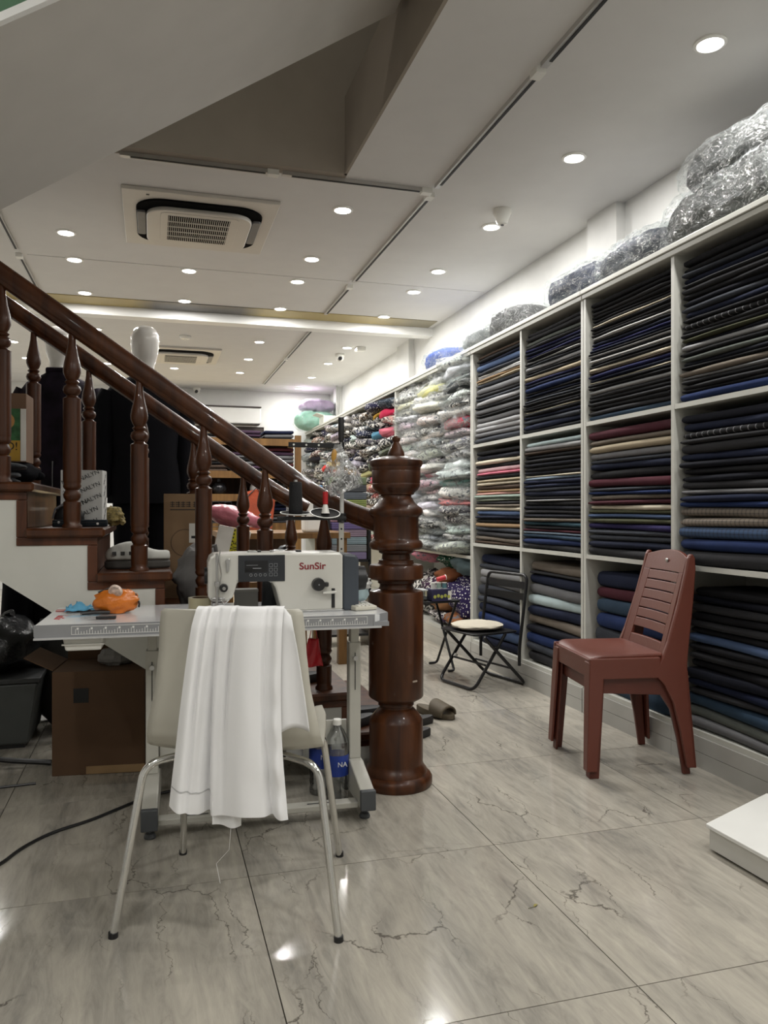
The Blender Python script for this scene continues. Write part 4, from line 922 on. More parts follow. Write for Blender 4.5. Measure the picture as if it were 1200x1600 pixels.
t = thing('red_ruler', 'translucent red ruler strip at the back left of the table', 'ruler', (-.275, 3.06, ZT_), .02)
MB().box(-.06, .06, -.02, .02, 0, .003).build('strip', mat('red_perspex', (.45, .10, .09), .25), t); MB().box(-.058, .058, -.0115, -.009, .003, .0034).build('scale_marks', INKW, t)
t = thing('tape_roll', 'thick roll of clear yellowish packing tape left of the machine', 'tape', (.165, 2.925, ZT_))
MB().lathe([(.043, 0), (.043, .048), (.031, .048), (.031, 0), (.043, 0)], 36, cap=False).build('tape_winding', mat('tape_amber', (.42, .38, .24), .3, coat=.4), t); MB().lathe([(.0308, .0005), (.0308, .0475), (.028, .0475), (.028, .0005), (.0308, .0005)], 30, cap=False).build('cardboard_core', CARD, t)
t = thing('beige_device', 'small beige calculator lying at the right end of the table', 'calculator', (.735, 2.80, ZT_), .25)
MB().prism([(-.04, 0), (.04, 0), (.04, .022), (-.04, .014)], -.045, .045, 'x').build('case', mat('beige_plastic', (.52, .5, .42), .5), t, smooth=False, bevel=.004)
MB().box(-.03, .03, .012, .032, .0195, .0215).build('screen', mat('lcd', (.2, .22, .18), .3), t)
for q in range(12): MB().box(-.03 + (q % 4) * .016, -.019 + (q % 4) * .016, -.032 + (q // 4) * .014, -.022 + (q // 4) * .014, .0145 + (q // 4) * .0012, .0185 + (q // 4) * .0012).build('key', WPLAST, t)
t = thing('red_notebook', 'red and white booklet under the white crumpled cloth', 'booklet', (.70, 2.93, ZT_), .1)
MB().box(-.05, .05, -.05, .05, 0, .012).build('pages', WPLAST, t); MB().box(-.052, .052, -.052, .052, .012, .015).build('cover', mat('red_cover', (.42, .02, .03), .5), t)
t = thing('crumpled_cloth', 'crumpled white and pale blue cloth beside the machine end', 'cloth', (.765, 2.99, ZT_ + .0), .3)
MB().ball((0, 0, .045), .045, .04, .045, 20, 14, lambda d: 1 + .35 * noise.noise(d * 3.1 + Vector((9, 2, 1)))).build('cloth_lower', mat('pale_blue_cloth', (.42, .55, .58), .8), t, angle=60)
MB().ball((.012, -.005, .075), .05, .035, .026, 20, 14, lambda d: 1 + .4 * noise.noise(d * 3.7 + Vector((4, 7, 1)))).build('cloth_upper', mat('white_cloth', (.68, .68, .66), .8), t, angle=60)
t = thing('grey_box', 'small grey box under the machine arm', 'box', (.335, 2.98, ZT_))
MB().box(-.042, .042, -.03, .03, 0, .068).build('carton', mat('grey_card', (.27, .265, .25), .7), t, bevel=.003); MB().box(-.043, .043, -.031, .031, .06, .0685).build('lid', mat('grey_card_lid', (.32, .31, .29), .7), t)
for lab, x, cc in (('dark grey thread cone under the machine arm', .425, (.05, .055, .06)), ('dark green thread cone under the machine arm', .485, (.012, .035, .03))):
    t = thing('thread_cone', lab, 'thread', (x, 3.0, ZT_)); MB().lathe([(.03, 0), (.03, .006), (.026, .1), (.02, .103)], 22).build('thread_winding', mat('thread_%d' % (x * 1000), cc, .85, bump=.3, bscale=300), t); MB().lathe([(.01, .102), (.008, .118)], 12).build('cone_core', CARD, t)

# ================================================================= shell chair with chrome legs, back to the camera
SHELL = mat('cream_shell', (.52, .50, .43), .38, var=.05, vscale=5)
CH = thing('shell_chair', 'cream plastic shell chair on chrome tube legs, back to the camera', 'chair', (.18, 2.056, 0), -.315)
prof = [(.47, .455), (.455, .462), (.40, .455), (.28, .445), (.16, .445), (.11, .452), (.075, .472), (.055, .50), (.048, .54), (.046, .62), (.044, .72), (.040, .79), (.036, .83), (.034, .838)]
wid = [.18, .20, .215, .228, .236, .238, .238, .233, .226, .208, .197, .193, .188, .178]
def shell(u, v):
    q = v * (len(prof) - 1); i = min(int(q), len(prof) - 2); f_ = q - i
    y = prof[i][0] * (1 - f_) + prof[i + 1][0] * f_; z = prof[i][1] * (1 - f_) + prof[i + 1][1] * f_; w = wid[i] * (1 - f_) + wid[i + 1] * f_
    s_ = 2 * u - 1
    seat = max(0, min(1, (y - .07) / .1)); bk = 1 - seat
    return (s_ * w, y + bk * .035 * s_ * s_, z + seat * .022 * s_ ** 4)
MB().grid(shell, 16, 52).build('seat_shell', SHELL, CH, solid=.010, angle=70)
for s_ in (-1, 1):
    MB().tube(bend([(s_ * .290, -.005, .008), (s_ * .232, .062, .425), (s_ * .15, .10, .437), (s_ * .10, .13, .437)], .06, 7), .0105, 12).build('rear_leg', CHROME, CH)
    MB().tube(bend([(s_ * .250, .485, .008), (s_ * .21, .37, .42), (s_ * .15, .34, .437), (s_ * .10, .30, .437)], .06, 7), .0105, 12).build('front_leg', CHROME, CH)
    for (fx, fy) in ((s_ * .291, -.006), (s_ * .251, .487)): MB().cyl((fx, fy, 0), (fx * .998, fy, .014), .0125, n=14).build('foot_tip', BLACK, CH)
MB().box(-.13, .13, .09, .38, .432, .441).build('mount_plate', BLKM, CH)
# white trousers hung over the chair back
TROU = mat('white_cotton', (.83, .83, .83), .75, var=.02, sheen=.3, bump=.06, bscale=25)
CT = thing('white_trousers', 'freshly pressed white trousers draped over the cream chair back', 'trousers', (.18, 2.056, 0), -.315)
def gs(x, c, w): return math.exp(-((x - c) / w) ** 2)
def drape(u, v):
    # v: 0 hem on the camera side .. 0.86 over the top edge .. 1 behind
    if v < .86:
        k = v / .86; hem = .320 + (.034 * (1 - min(1, u / .34)) if u < .34 else .012 * math.sin((u - .34) * 5)); z = hem + (.845 - hem) * k
        yb_ = .002 - (.04 + .02) * 1.0 + (.868 - z) * -.03
        back = .045 - (z - .54) * .27 if z > .54 else .045
        y = min(-.052 - (1 - k) * .015, back - .045)
        y = .004 - .03 * (1 - k) + (0 if z < .8 else (z - .8) * .3)
    else:
        k = (v - .86) / .14; a = k * PI
        z = .845 + .004 * math.sin(a) - (.10 * max(0, k - .5) * 2); y = .02 + .045 * k; k = 1.0
    kk = 1 - max(0, min(1, (z - .312) / .53))
    xl = -.080 - .058 * kk ** .8; xr = .146 + .020 * kk - .012 * math.sin(kk * PI)
    x = xl + (xr - xl) * u
    amp = .010 + .022 * kk ** .7
    fold = 1.0 * gs(u, .10, .10) - 1.3 * gs(u, .30 - .05 * (1 - kk), .030) + .7 * gs(u, .20, .05) * (1 - kk) + .9 * gs(u, .62, .18) - .5 * gs(u, .86, .04) + .5 * gs(u, .95, .05) - 1.0 * gs(u, .44, .022) * (1 - kk) * 1.2 + .3 * math.sin(9 * u + 2 * z) - .9 * gs(u, .13 + .02 * kk, .022) * (1 - .6 * kk) - .8 * gs(u, .22, .018) * (1 - kk) - .7 * gs(u, .80 + .06 * kk, .02) * (1 - .5 * kk)
    e = .006 * noise.noise(Vector((u * 5, z * 7, 3))) * kk + (.006 * math.sin(z * 60) * gs(u, .93, .05) * kk)
    return (x, y - amp * fold - e, z)
MB().grid(drape, 80, 70).build('front_leg_panel', TROU, CT, angle=80)
def flap(u, v):
    z = .535 + .30 * v - .02 * (1 - u) * (1 - v); w = .05 * (1 - v) ** .8 + .008
    x = .125 + (.03 + w) * u + .0 * v
    return (x, .040 - .012 * math.sin(u * 5 + 1) * (1 - v) - .022 + (0 if z < .8 else (z - .8) * .35), z + .012 * math.sin(u * 4))
MB().grid(flap, 20, 24).build('second_leg_panel', TROU, CT, angle=80, solid=.002)
def under(u, v): return (-.03 + .075 * u, -.022 + .012 * math.sin(u * 6), .300 + .06 * v - .006 * math.sin(u * PI))
MB().grid(under, 14, 6).build('inner_hem', TROU, CT, angle=80)
hm = MB().grid(lambda u, v: (lambda p: (p[0], p[1] - .0012, p[2]))(drape(.005 + u * .32, .085 + .006 * v)), 24, 2).build('hem_stitch', mat('stitch_shadow', (.5, .5, .5), .8), CT)
MB().tube([(.02, -.03, .30), (.015, -.03, .24), (-.02, -.02, .20), (-.01, -.02, .15)], .0006, 4).build('loose_thread', TROU, CT)

# ================================================================= stacked red plastic chairs
REDP = mat('red_brown_plastic', (.118, .029, .017), .42, var=.05, bump=.05, bscale=200)
def plastic_chair(label, loc, rz):
    t = thing('plastic_chair', label, 'chair', loc, rz, 'stacked red-brown plastic chairs')
    # seat: dished slab
    def seat(u, v):
        x = (2 * u - 1) * (.215 - .012 * v); y = .205 - .32 * v
        z = .462 - .016 * math.sin(u * PI) * math.sin(min(1, v * 1.15) * PI) - .022 * max(0, 1 - v * 7) ** 2 - .010 * gs(u, .5, .25) * (1 - v)
        return (x, y, z)
    MB().grid(seat, 20, 20).build('seat', REDP, t, solid=.014, angle=70)
    MB().prism([(-.212, .452), (.212, .452), (.205, .40), (.17, .375), (-.17, .375), (-.205, .40)], .195, .212, 'y').build('front_apron', REDP, t, smooth=False, bevel=.004)
    MB().box(-.19, .19, -.13, -.115, .38, .45).build('rear_apron', REDP, t, smooth=False, bevel=.004)
    for s_ in (-1, 1):
        a, c = sorted((s_ * .200, s_ * .222))
        # side apron + rear leg + back wing in one sweep, as moulded
        side = [(.215, .46), (-.10, .455), (-.125, .52), (-.175, .68), (-.215, .82), (-.225, .875), (-.238, .88), (-.252, .865), (-.255, .82), (-.235, .62), (-.212, .47), (-.207, .38), (-.220, .26), (-.262, 0), (-.225, 0), (-.185, .15), (-.15, .27), (-.11, .345), (-.06, .372), (.10, .375), (.165, .37), (.19, .34), (.215, .34)]
        M_ = Matrix(((1, 0, 0, 0), (0, 1, 0, 0), (0, 0, 1, 0), (0, 0, 0, 1)))
        prs = [(0, -.238, -.198), (.15, -.228, -.172), (.27, -.217, -.143), (.345, -.210, -.105), (.38, -.207, -.07), (.42, -.207, -.08), (.458, -.210, -.10), (.52, -.218, -.125), (.68, -.240, -.175), (.82, -.255, -.212), (.865, -.253, -.222), (.882, -.244, -.232)]
        m = MB(); v_ = [(xx, y, z) for z, y0, y1 in prs for xx, y in ((a, y0), (a, y1), (c, y1), (c, y0))]; n_ = len(prs)
        m.add(v_, [(i * 4 + q, i * 4 + (q + 1) % 4, i * 4 + 4 + (q + 1) % 4, i * 4 + 4 + q) for i in range(n_ - 1) for q in range(4)] + [(3, 2, 1, 0), (n_ * 4 - 4, n_ * 4 - 3, n_ * 4 - 2, n_ * 4 - 1)])
        m.box(a, c, -.09, .215, .372, .458)
        m.v = [(x + s_ * (.018 * (1 - z / .45) if z < .45 else -.022 * (z - .45) / .43), y, z) for x, y, z in m.v]
        m.build('side_frame', REDP, t, smooth=False, bevel=.005)
        # L-shaped front leg
        f_ = MB()
        def taper(z): return s_ * .018 * (1 - z / .45)
        for z0, z1 in ((.0, .44),):
            w0, w1 = .045, .065
            v = []
            for z, w in ((z0, w0), (z1, w1)):
                o = s_ * .222 + taper(z); yo = .215 + .02 * (1 - z / .45)
                L = [(o, yo), (o - s_ * w, yo), (o - s_ * w, yo - .012), (o - s_ * .012, yo - .012), (o - s_ * .012, yo - w), (o, yo - w)]
                v += [(x, y, z) for x, y in L]
            f_.add(v, [(0, 1, 2, 3, 4, 5), (11, 10, 9, 8, 7, 6)] + [(i, i + 6, (i + 1) % 6 + 6, (i + 1) % 6) for i in range(6)])
        f_.build('front_leg', REDP, t, smooth=False, bevel=.004)
        # flange across the rear leg so it reads as an angle section
        v = []
        for z, yb_, w in ((0, -.238, .062), (.26, -.218, .075), (.40, -.208, .075)):
            o = s_ * .222 + taper(z); v += [(o, yb_, z), (o - s_ * w, yb_, z), (o - s_ * w, yb_ + .012, z), (o, yb_ + .012, z)]
        MB().add(v, [(0, 1, 2, 3), (11, 10, 9, 8)] + [(i + 4 * j, i + 4 * j + 4, (i + 1) % 4 + 4 * j + 4, (i + 1) % 4 + 4 * j) for j in range(2) for i in range(4)]).build('rear_flange', REDP, t, smooth=False, bevel=.003)
    def backp(s_, z, off=0.0):
        k = (z - .45) / .43; curve = -.018 * (1 - s_ * s_)
        w = .198 - .022 * k
        return (s_ * w, -.105 - .125 * k + curve - off, z)
    def strip(s0, s1, z0, z1, nm, n=14, crown=0.0):
        m = MB(); v = []
        for i in range(n + 1):
            q = s0 + (s1 - s0) * i / n; zz1 = z1 + crown * (1 - q * q)
            for (z, off) in ((z0, 0), (zz1, 0), (zz1, .014), (z0, .014)): v.append(backp(q, z, off))
        f = [(i * 4 + k, i * 4 + (k + 1) % 4, i * 4 + 4 + (k + 1) % 4, i * 4 + 4 + k) for i in range(n) for k in range(4)] + [(3, 2, 1, 0), (n * 4, n * 4 + 1, n * 4 + 2, n * 4 + 3)]
        return m.add(v, f).build(nm, REDP, t, smooth=False, bevel=.002)
    tp = strip(-1, 1, .80, .866, 'top_rail', crown=.026)
    MB().ball(backp(.05, .845, -.004), .014, .003, .009, 14, 8).build('badge', STEEL, tp)
    strip(-1, -.74, .452, .80, 'back_stile', 4); strip(.74, 1, .452, .80, 'back_stile', 4)
    strip(-.74, .74, .452, .505, 'lower_rail')
    for k in range(6): strip(-.74, .74, .540 + k * .0435, .540 + k * .0435 + .0385, 'back_slat')
    return t
pc = plastic_chair('red-brown plastic chair on top of its stacked pair, by the shelves', (1.962, 3.035, .033), PI / 2 - .16)
# the chair nested below it: only its feet and apron edge show
t = thing('plastic_chair', 'red-brown plastic chair nested beneath the upper stacked one', 'chair', (1.962, 3.035, 0), PI / 2 - .16, 'stacked red-brown plastic chairs')
RED2 = mat('red_brown_plastic_dark', (.095, .022, .013), .45)
for s_ in (-1, 1):
    v = []
    for z, w in ((0, .042), (.44, .055)):
        o = s_ * (.205 + .018 * (1 - z / .45)); yo = .198 + .02 * (1 - z / .45); L = [(o, yo), (o - s_ * w, yo), (o - s_ * w, yo - .010), (o - s_ * .010, yo - .010), (o - s_ * .010, yo - w), (o, yo - w)]; v += [(x, y, z) for x, y in L]
    MB().add(v, [(0, 1, 2, 3, 4, 5), (11, 10, 9, 8, 7, 6)] + [(i, i + 6, (i + 1) % 6 + 6, (i + 1) % 6) for i in range(6)]).build('front_leg', RED2, t, smooth=False, bevel=.003)
    a, c = sorted((s_ * .180, s_ * .197))
    m = MB().prism([(.195, .43), (-.12, .43), (-.17, .62), (-.205, .80), (-.225, .80), (-.205, .6), (-.192, .38), (-.203, .26), (-.225, 0), (-.192, 0), (-.168, .15), (-.14, .27), (-.10, .33), (.19, .345)], a, c, 'x')
    m.v = [(x + s_ * (.018 * (1 - z / .45) if z < .45 else -.022 * (z - .45) / .43), y, z) for x, y, z in m.v]; m.build('side_frame', RED2, t, smooth=False, bevel=.004)
MB().box(-.195, .195, .172, .186, .345, .43).build('front_apron', RED2, t, smooth=False, bevel=.004)
MB().box(-.178, .178, -.105, .172, .428, .438).build('seat', RED2, t, smooth=False)

# ================================================================= black folding chair with a cushion
FC = thing('folding_chair', 'small black metal folding chair against the fabric shelves', 'chair', (2.0, 4.63, 0), PI / 2 + .24)
rr = .0105
MB().tube(bend([(-.185, -.05, .335), (-.185, .19, .012), (.185, .19, .012), (.185, -.05, .335)], .055, 6), rr, 10).build('front_leg_frame', BLKM, FC)
MB().tube(bend([(-.205, .13, .33), (-.205, -.195, .012), (.205, -.195, .012), (.205, .13, .33)], .055, 6), rr, 10).build('rear_leg_frame', BLKM, FC)
MB().tube(bend([(-.198, -.15, .13), (-.198, -.15, .24), (-.198, -.215, .69), (.198, -.215, .69), (.198, -.15, .24), (.198, -.15, .13)], .05, 6), rr, 10).build('back_frame', BLKM, FC)
for z0, y0 in ((.625, -.206), (.555, -.196)):
    MB().prism([(-.19, z0 - .022), (.19, z0 - .022), (.19, z0 + .022), (-.19, z0 + .022)], y0 - .003, y0 + .003, 'y').build('back_strap', BLKM, FC, smooth=False)
MB().rbox(-.19, .19, -.15, .19, .335, .347, .03).build('seat_panel', BLKM, FC, bevel=.003)
MB().cyl((-.165, .09, .15), (.165, .09, .15), .007, n=8).build('front_brace', BLKM, FC); MB().cyl((-.185, -.10, .115), (.185, -.10, .115), .007, n=8).build('rear_brace', BLKM, FC)
MB().cyl((.168, .07, .165), (.168, .083, .148), .0125, n=10).build('paper_label', WPLAST, FC)
for s_ in (-1, 1): MB().box(s_ * .13 - .02, s_ * .13 + .02, -.222, -.19, 0, .014).build('rubber_foot', BLACK, FC, bevel=.002)
t = thing('seat_cushion', 'flattened beige cloth cushion on the black folding chair', 'cushion', (1.985, 4.63, .349), PI / 2 + .34)
def cush(d): return 1 + .14 * noise.noise(d * 2.2 + Vector((1, 5, 3)))
m_ = MB().ball((0, .01, .022), .16, .165, .028, 26, 12, cush); m_.v = [(x, y, max(0, z)) for x, y, z in m_.v]
m_.build('cushion_body', mat('linen', (.50, .46, .37), .9, var=.08, bump=.2, bscale=30), t, angle=70)
MB().tube([(-.15, .0, .02), (-.08, -.13, .02), (.05, -.14, .018), (.15, -.02, .02)], .004, 6).build('piping', mat('linen_edge', (.3, .27, .21), .9), t)
# ================================================================= white platform at the right edge
t = thing('white_platform', 'low white painted wooden platform at the right edge', 'platform', (0, 0, 0))
q_ = [(1.722, 2.14), (2.09, 2.27), (2.20, 1.92), (1.83, 1.45), (1.745, 1.72)]
q_ = [(1.722, 2.14), (2.10, 2.31), (2.16, 1.55), (1.735, 1.55)]
MB().prism([(x, y) for x, y in q_], .010, .074, 'z').build('base', mat('platform_side', (.55, .54, .50), .5, var=.08), t, smooth=False)
MB().prism([(x + (-.008 if k in (0, 3) else .008), y + (.008 if k < 2 else -.008)) for k, (x, y) in enumerate(q_)], .074, .088, 'z').build('top_board', mat('platform_top', (.72, .72, .69), .45, var=.05, vscale=3), t, smooth=False, bevel=.003)
for x, y in ((1.80, 2.10), (2.05, 2.2), (1.8, 1.62), (2.1, 1.62)): MB().cyl((x, y, 0), (x, y, .011), .02, n=12).build('foot', BLACK, t)
t = thing('yellow_rule', 'yellow folding rule standing at the shelf foot, right edge', 'ruler', (2.205, 2.375, 0))
MB().box(-.008, .008, -.02, .02, 0, .12).build('rule_body', mat('yellow_paint', (.55, .38, .02), .5), t, bevel=.002)
for k in range(5): MB().box(-.0086, -.0079, -.02, 0 if k % 2 else -.008, .02 + k * .025, .023 + k * .025).build('rule_mark', BLACK, t)
# ================================================================= slippers and bottles
def slide(label, loc, rz, cc, strap=True, name='slide_sandal'):
    t = thing(name, label, 'sandal', loc, rz, 'sandals around the stair foot')
    mt = mat('rubber_%d' % int(cc[0] * 10000), cc, .7)
    pl = []
    for k in range(28):
        a = 2 * PI * k / 28; y = .135 * math.sin(a); w = .047 + .008 * math.sin(a) ; pl.append((w * math.cos(a), y))
    def solef(u, v):
        a = 2 * PI * u; w = (.047 + .008 * math.sin(a)) * (1 - .06 * (v > .8)); z = [.0, .004, .028, .034, .028][min(4, int(v * 4 + .01))]; k = [.93, 1, 1, .96, .80][min(4, int(v * 4 + .01))]
        return (w * math.cos(a) * k, .135 * math.sin(a) * k, z - .006 * math.sin(a) * (z > .02))
    m = MB().grid(solef, 28, 4); top = [tuple(p) for p in m.v[-29:-1]]; m.add(top, [tuple(range(28))]); bot = [tuple(p) for p in m.v[:28]]; m.add(bot, [tuple(range(27, -1, -1))])
    m.build('sole', mt, t, angle=50)
    if strap:
        MB().grid(lambda u, v: ((.058 - .004 * v) * math.cos(PI * u), .015 + .085 * v - .02 * math.sin(PI * u) * (1 - v), .015 + (.072 - .026 * v) * math.sin(PI * u) ** .75), 20, 8).build('strap', mt, t, solid=.009, angle=70)
    return t
slide('olive brown chunky slide sandal standing alone on the tiles', (1.45, 3.97, 0), 3.6, (.085, .066, .040))
slide('dark sandal peeping out behind the newel base, farther one', (1.26, 3.82, 0), 1.75, (.02, .018, .017))
slide('dark sandal peeping out behind the newel base, nearer one', (1.17, 3.60, 0), 1.8, (.022, .02, .02))
slide('black slide sandal on the lowest stair tread', (.88, 3.45, RISE), 1.4, (.011, .011, .012))
slide('black strappy sandal on the second stair tread', (.60, 3.42, RISE * 2), 1.7, (.013, .012, .013))
slide('pale cream clog on the third stair tread', (.38, 3.75, RISE * 3), 1.5, (.42, .41, .36), True)
slide('black sandal with grey strap beside the newel post', (.80, 3.28, RISE), 1.9, (.035, .035, .036))
def bottle(label, loc):
    t = thing('water_bottle', label, 'bottle', loc, 0, 'water bottles under the table')
    pr = [(.036, 0), (.042, .006), (.043, .02), (.040, .035), (.043, .05), (.040, .065), (.043, .08), (.0435, .10), (.0435, .19), (.043, .215), (.038, .245), (.026, .27), (.016, .283), (.0145, .295)]
    MB().lathe(pr, 26).build('plastic_body', mat_glass('clear_pet', (.9, .93, .95), .82, .06), t)
    lb = MB().lathe([(.0442, .105), (.0442, .182)], 26, cap=False).build('label_band', mat('blue_label', (.015, .04, .24), .35, var=.25, vscale=20), t)
    MB().lathe([(.0165, .29), (.0165, .308), (.014, .311)], 18).build('cap', WPLAST, t)
    text('lettering', 'NA', .026, INKW, lb, (.01, -.0450, .15), (PI / 2, 0, 0), .0003)
    return t
bottle('clear water bottle with blue label, in front of its twin', (.668, 2.905, 0))
bottle('clear water bottle with blue label, behind its twin', (.625, 3.01, 0))
# ================================================================= dressed mannequins behind the stairs
HEADW = mat('mannequin_gloss', (.62, .60, .56), .12, var=.02, coat=.6)
def loft(m, rings, n=20):
    v = []
    for (cx, cy, z, rx, ry) in rings:
        for k in range(n):
            a = 2 * PI * k / n; ca, sa = math.cos(a), math.sin(a)
            v.append((cx + rx * math.copysign(abs(ca) ** .85, ca), cy + ry * math.copysign(abs(sa) ** .85, sa), z))
    f = [(i * n + k, i * n + (k + 1) % n, (i + 1) * n + (k + 1) % n, (i + 1) * n + k) for i in range(len(rings) - 1) for k in range(n)]
    f += [tuple(range(n - 1, -1, -1)), tuple((len(rings) - 1) * n + k for k in range(n))]
    return m.add(v, f)
def mannequin(label, loc, rz, cloth, hz=0.0):
    t = thing('mannequin', label, 'mannequin', loc, rz, 'dressed mannequins behind the stairs')
    MB().lathe([(.19, 0), (.19, .012), (.17, .018), (.02, .022)], 32).build('base_plate', STEEL, t)
    MB().cyl((0, 0, .02), (0, 0, .9), .014, n=12).build('support_rod', STEEL, t)
    for s_ in (-1, 1):
        loft(MB(), [(s_ * .10, .0, .07, .068, .075), (s_ * .10, .0, .30, .072, .08), (s_ * .098, 0, .52, .078, .088), (s_ * .092, 0, .75, .092, .10), (s_ * .085, 0, .92, .10, .115)]).build('trouser_leg', cloth, t, angle=60)
        loft(MB(), [(s_ * .10, .02, .0, .045, .11), (s_ * .10, .015, .035, .045, .10), (s_ * .10, -.02, .075, .04, .06)]).build('shoe', BLACK, t, angle=60)
    jk = MB(); loft(jk, [(0, 0, .80, .215, .145), (0, 0, .92, .21, .142), (0, 0, 1.08, .185, .125), (0, 0, 1.22, .195, .13), (0, 0, 1.36, .215, .13), (0, 0, 1.45, .225, .115), (0, 0, 1.50, .19, .095), (0, 0, 1.535, .12, .08), (0, .005, 1.56, .072, .068)], 24)
    for s_ in (-1, 1):
        P = [(s_ * .195, 0, 1.45), (s_ * .225, 0, 1.38), (s_ * .232, -.01, 1.2), (s_ * .235, .0, 1.02), (s_ * .238, .03, .84)]
        jk.tube(P, [.062, .07, .06, .054, .05], 14)
    j = jk.build('jacket', cloth, t, angle=60)
    MB().tube([(-.07, -.03, 1.555), (-.05, .062, 1.575), (.05, .062, 1.575), (.07, -.03, 1.555)], .016, 8).build('collar', cloth, j)
    MB().box(-.0025, .0025, .128, .146, .80, 1.0).build('back_vent', mat('vent_lining', (.12, .12, .125), .8), j)
    loft(MB(), [(0, 0, 1.55, .058, .06), (0, 0, 1.60, .052, .055), (0, -.005, 1.635, .055, .062), (0, -.012, 1.66, .066, .08), (0, -.012, 1.70, .076, .093), (0, -.008, 1.76, .083, .102), (0, -.004, 1.80, .080, .099), (0, 0, 1.835, .064, .08), (0, 0, 1.853, .038, .048), (0, 0, 1.858, .012, .015)], 28).build('head', HEADW, t, angle=80)
    return t
SUIT = mat('black_suiting', (.0035, .0035, .005), .9, var=.15, spec=.12)
SUIT2 = mat('plum_brocade', (.008, .005, .010), .85, var=.7, vscale=12, spec=.15)
for k, (x, y, w) in enumerate(((-.045, 4.92, 'under the black-suited'), (-.571, 5.35, 'under the plum-jacketed'))):
    t = thing('display_plinth', 'low white display plinth %s mannequin' % w, 'plinth', (x, y, 0), 0, 'white display plinths')
    MB().box(-.24, .24, -.24, .24, .02, .34 + .06 * k).build('body', WHITE, t, bevel=.006); MB().box(-.22, .22, -.22, .22, 0, .02).build('toe_kick', BLACK, t)
mannequin('glossy white mannequin in a black suit, back to the camera', (-.045, 4.92, .34), PI + .1, SUIT)
mannequin('glossy white mannequin in a dark plum jacket, half hidden by balusters', (-.571, 5.35, .40), PI - .15, SUIT2)

t = thing('trouser_form', 'black trousers on a display form, seen under the stairs', 'trousers', (-.60, 4.55, 0), .2)
MB().lathe([(.15, 0), (.15, .01), (.02, .02)], 24).build('base_plate', STEEL, t); MB().cyl((0, 0, .015), (0, 0, 1.0), .012, n=10).build('support_rod', STEEL, t)
for s_ in (-1, 1): loft(MB(), [(s_ * .075 - .06, 0, .20, .06, .07), (s_ * .075 - .03, 0, .42, .07, .08), (s_ * .07, 0, .7, .09, .1), (s_ * .06, 0, .95, .1, .11)]).build('trouser_leg', SUIT, t, angle=60)
loft(MB(), [(0, 0, .9, .165, .11), (0, 0, 1.0, .15, .1), (0, 0, 1.04, .145, .095)]).build('waistband', SUIT, t, angle=60)
# ================================================================= things left on the stairs
def carton(name, label, loc, size, m, rz=0, cat='box', flap=True):
    t = thing(name, label, cat, loc, rz); w, d, h = size
    MB().box(-w / 2, w / 2, -d / 2, d / 2, 0, h).build('carton_body', m, t, smooth=False, bevel=.002)
    if flap:
        MB().box(-w / 2 + .001, w / 2 - .001, -d / 2 + .001, -.001, h, h + .003).build('flap', m, t, smooth=False); MB().box(-w / 2 + .001, w / 2 - .001, .001, d / 2 - .001, h, h + .003).build('flap', m, t, smooth=False)
    return t
INK = mat('black_ink', (.01, .01, .01), .7, var=0)
t = carton('shoe_box', 'white shoe box printed all over with slanted black lettering on stairs', (-.285, 3.62, RISE * 6), (.17, .10, .235), mat('white_card', (.52, .52, .50), .6, var=.05), -.12)
for (x, z) in ((-.045, .20), (.035, .215), (.04, .165), (-.05, .15), (.045, .115), (-.02, .088), (-.055, .05), (.03, .06), (.05, .02)):
    if abs(x) < .046: text('lettering', 'NALYN', .026, INK, t, (x * .9, -.0512, z), (PI / 2, .38, 0) if False else (PI / 2, -.42, 0), .0002)
    else: text('lettering', 'NAL' if x > 0 else 'LYN', .026, INK, t, (x * .98, -.0512, z), (PI / 2, -.42, 0), .0002)
for z in (.05, .10, .15, .20): text('lettering', 'NALYN', .02, INK, t, (.0862, 0, z), (PI / 2, -.8, PI / 2), .0002)
MB().box(-.08, .005, -.0508, -.0500, .105, .15).build('grey_sticker', mat('sticker_grey', (.42, .42, .41), .6, var=.15, vscale=60), t)
t = thing('floral_case', 'flat black case with small white flowers on the stair tread', 'case', (-.285, 3.45, RISE * 6), .03)
MB().rbox(-.105, .105, -.045, .045, 0, .028, .012).build('case_body', mat('x', (0, 0, 0)) if False else CLD, t, bevel=.005).color = (.012, .016, .02, 1)
MB().box(-.105, .105, -.0456, -.044, .017, .019).build('zip', BLACK, t)
t = thing('felt_hat', 'round black cap leaning against the printed shoe box', 'cap', (-.335, 3.50, RISE * 6 + .028), 0)
MB().ball((0, .02, .0), .06, .03, .065, 18, 12).build('crown', BLACK, t); MB().tube([(-.062, .0, .005), (-.05, -.012, .045), (-.02, -.014, .065)], .004, 6).build('trim_band', mat('grey_band', (.15, .15, .16), .7), t)
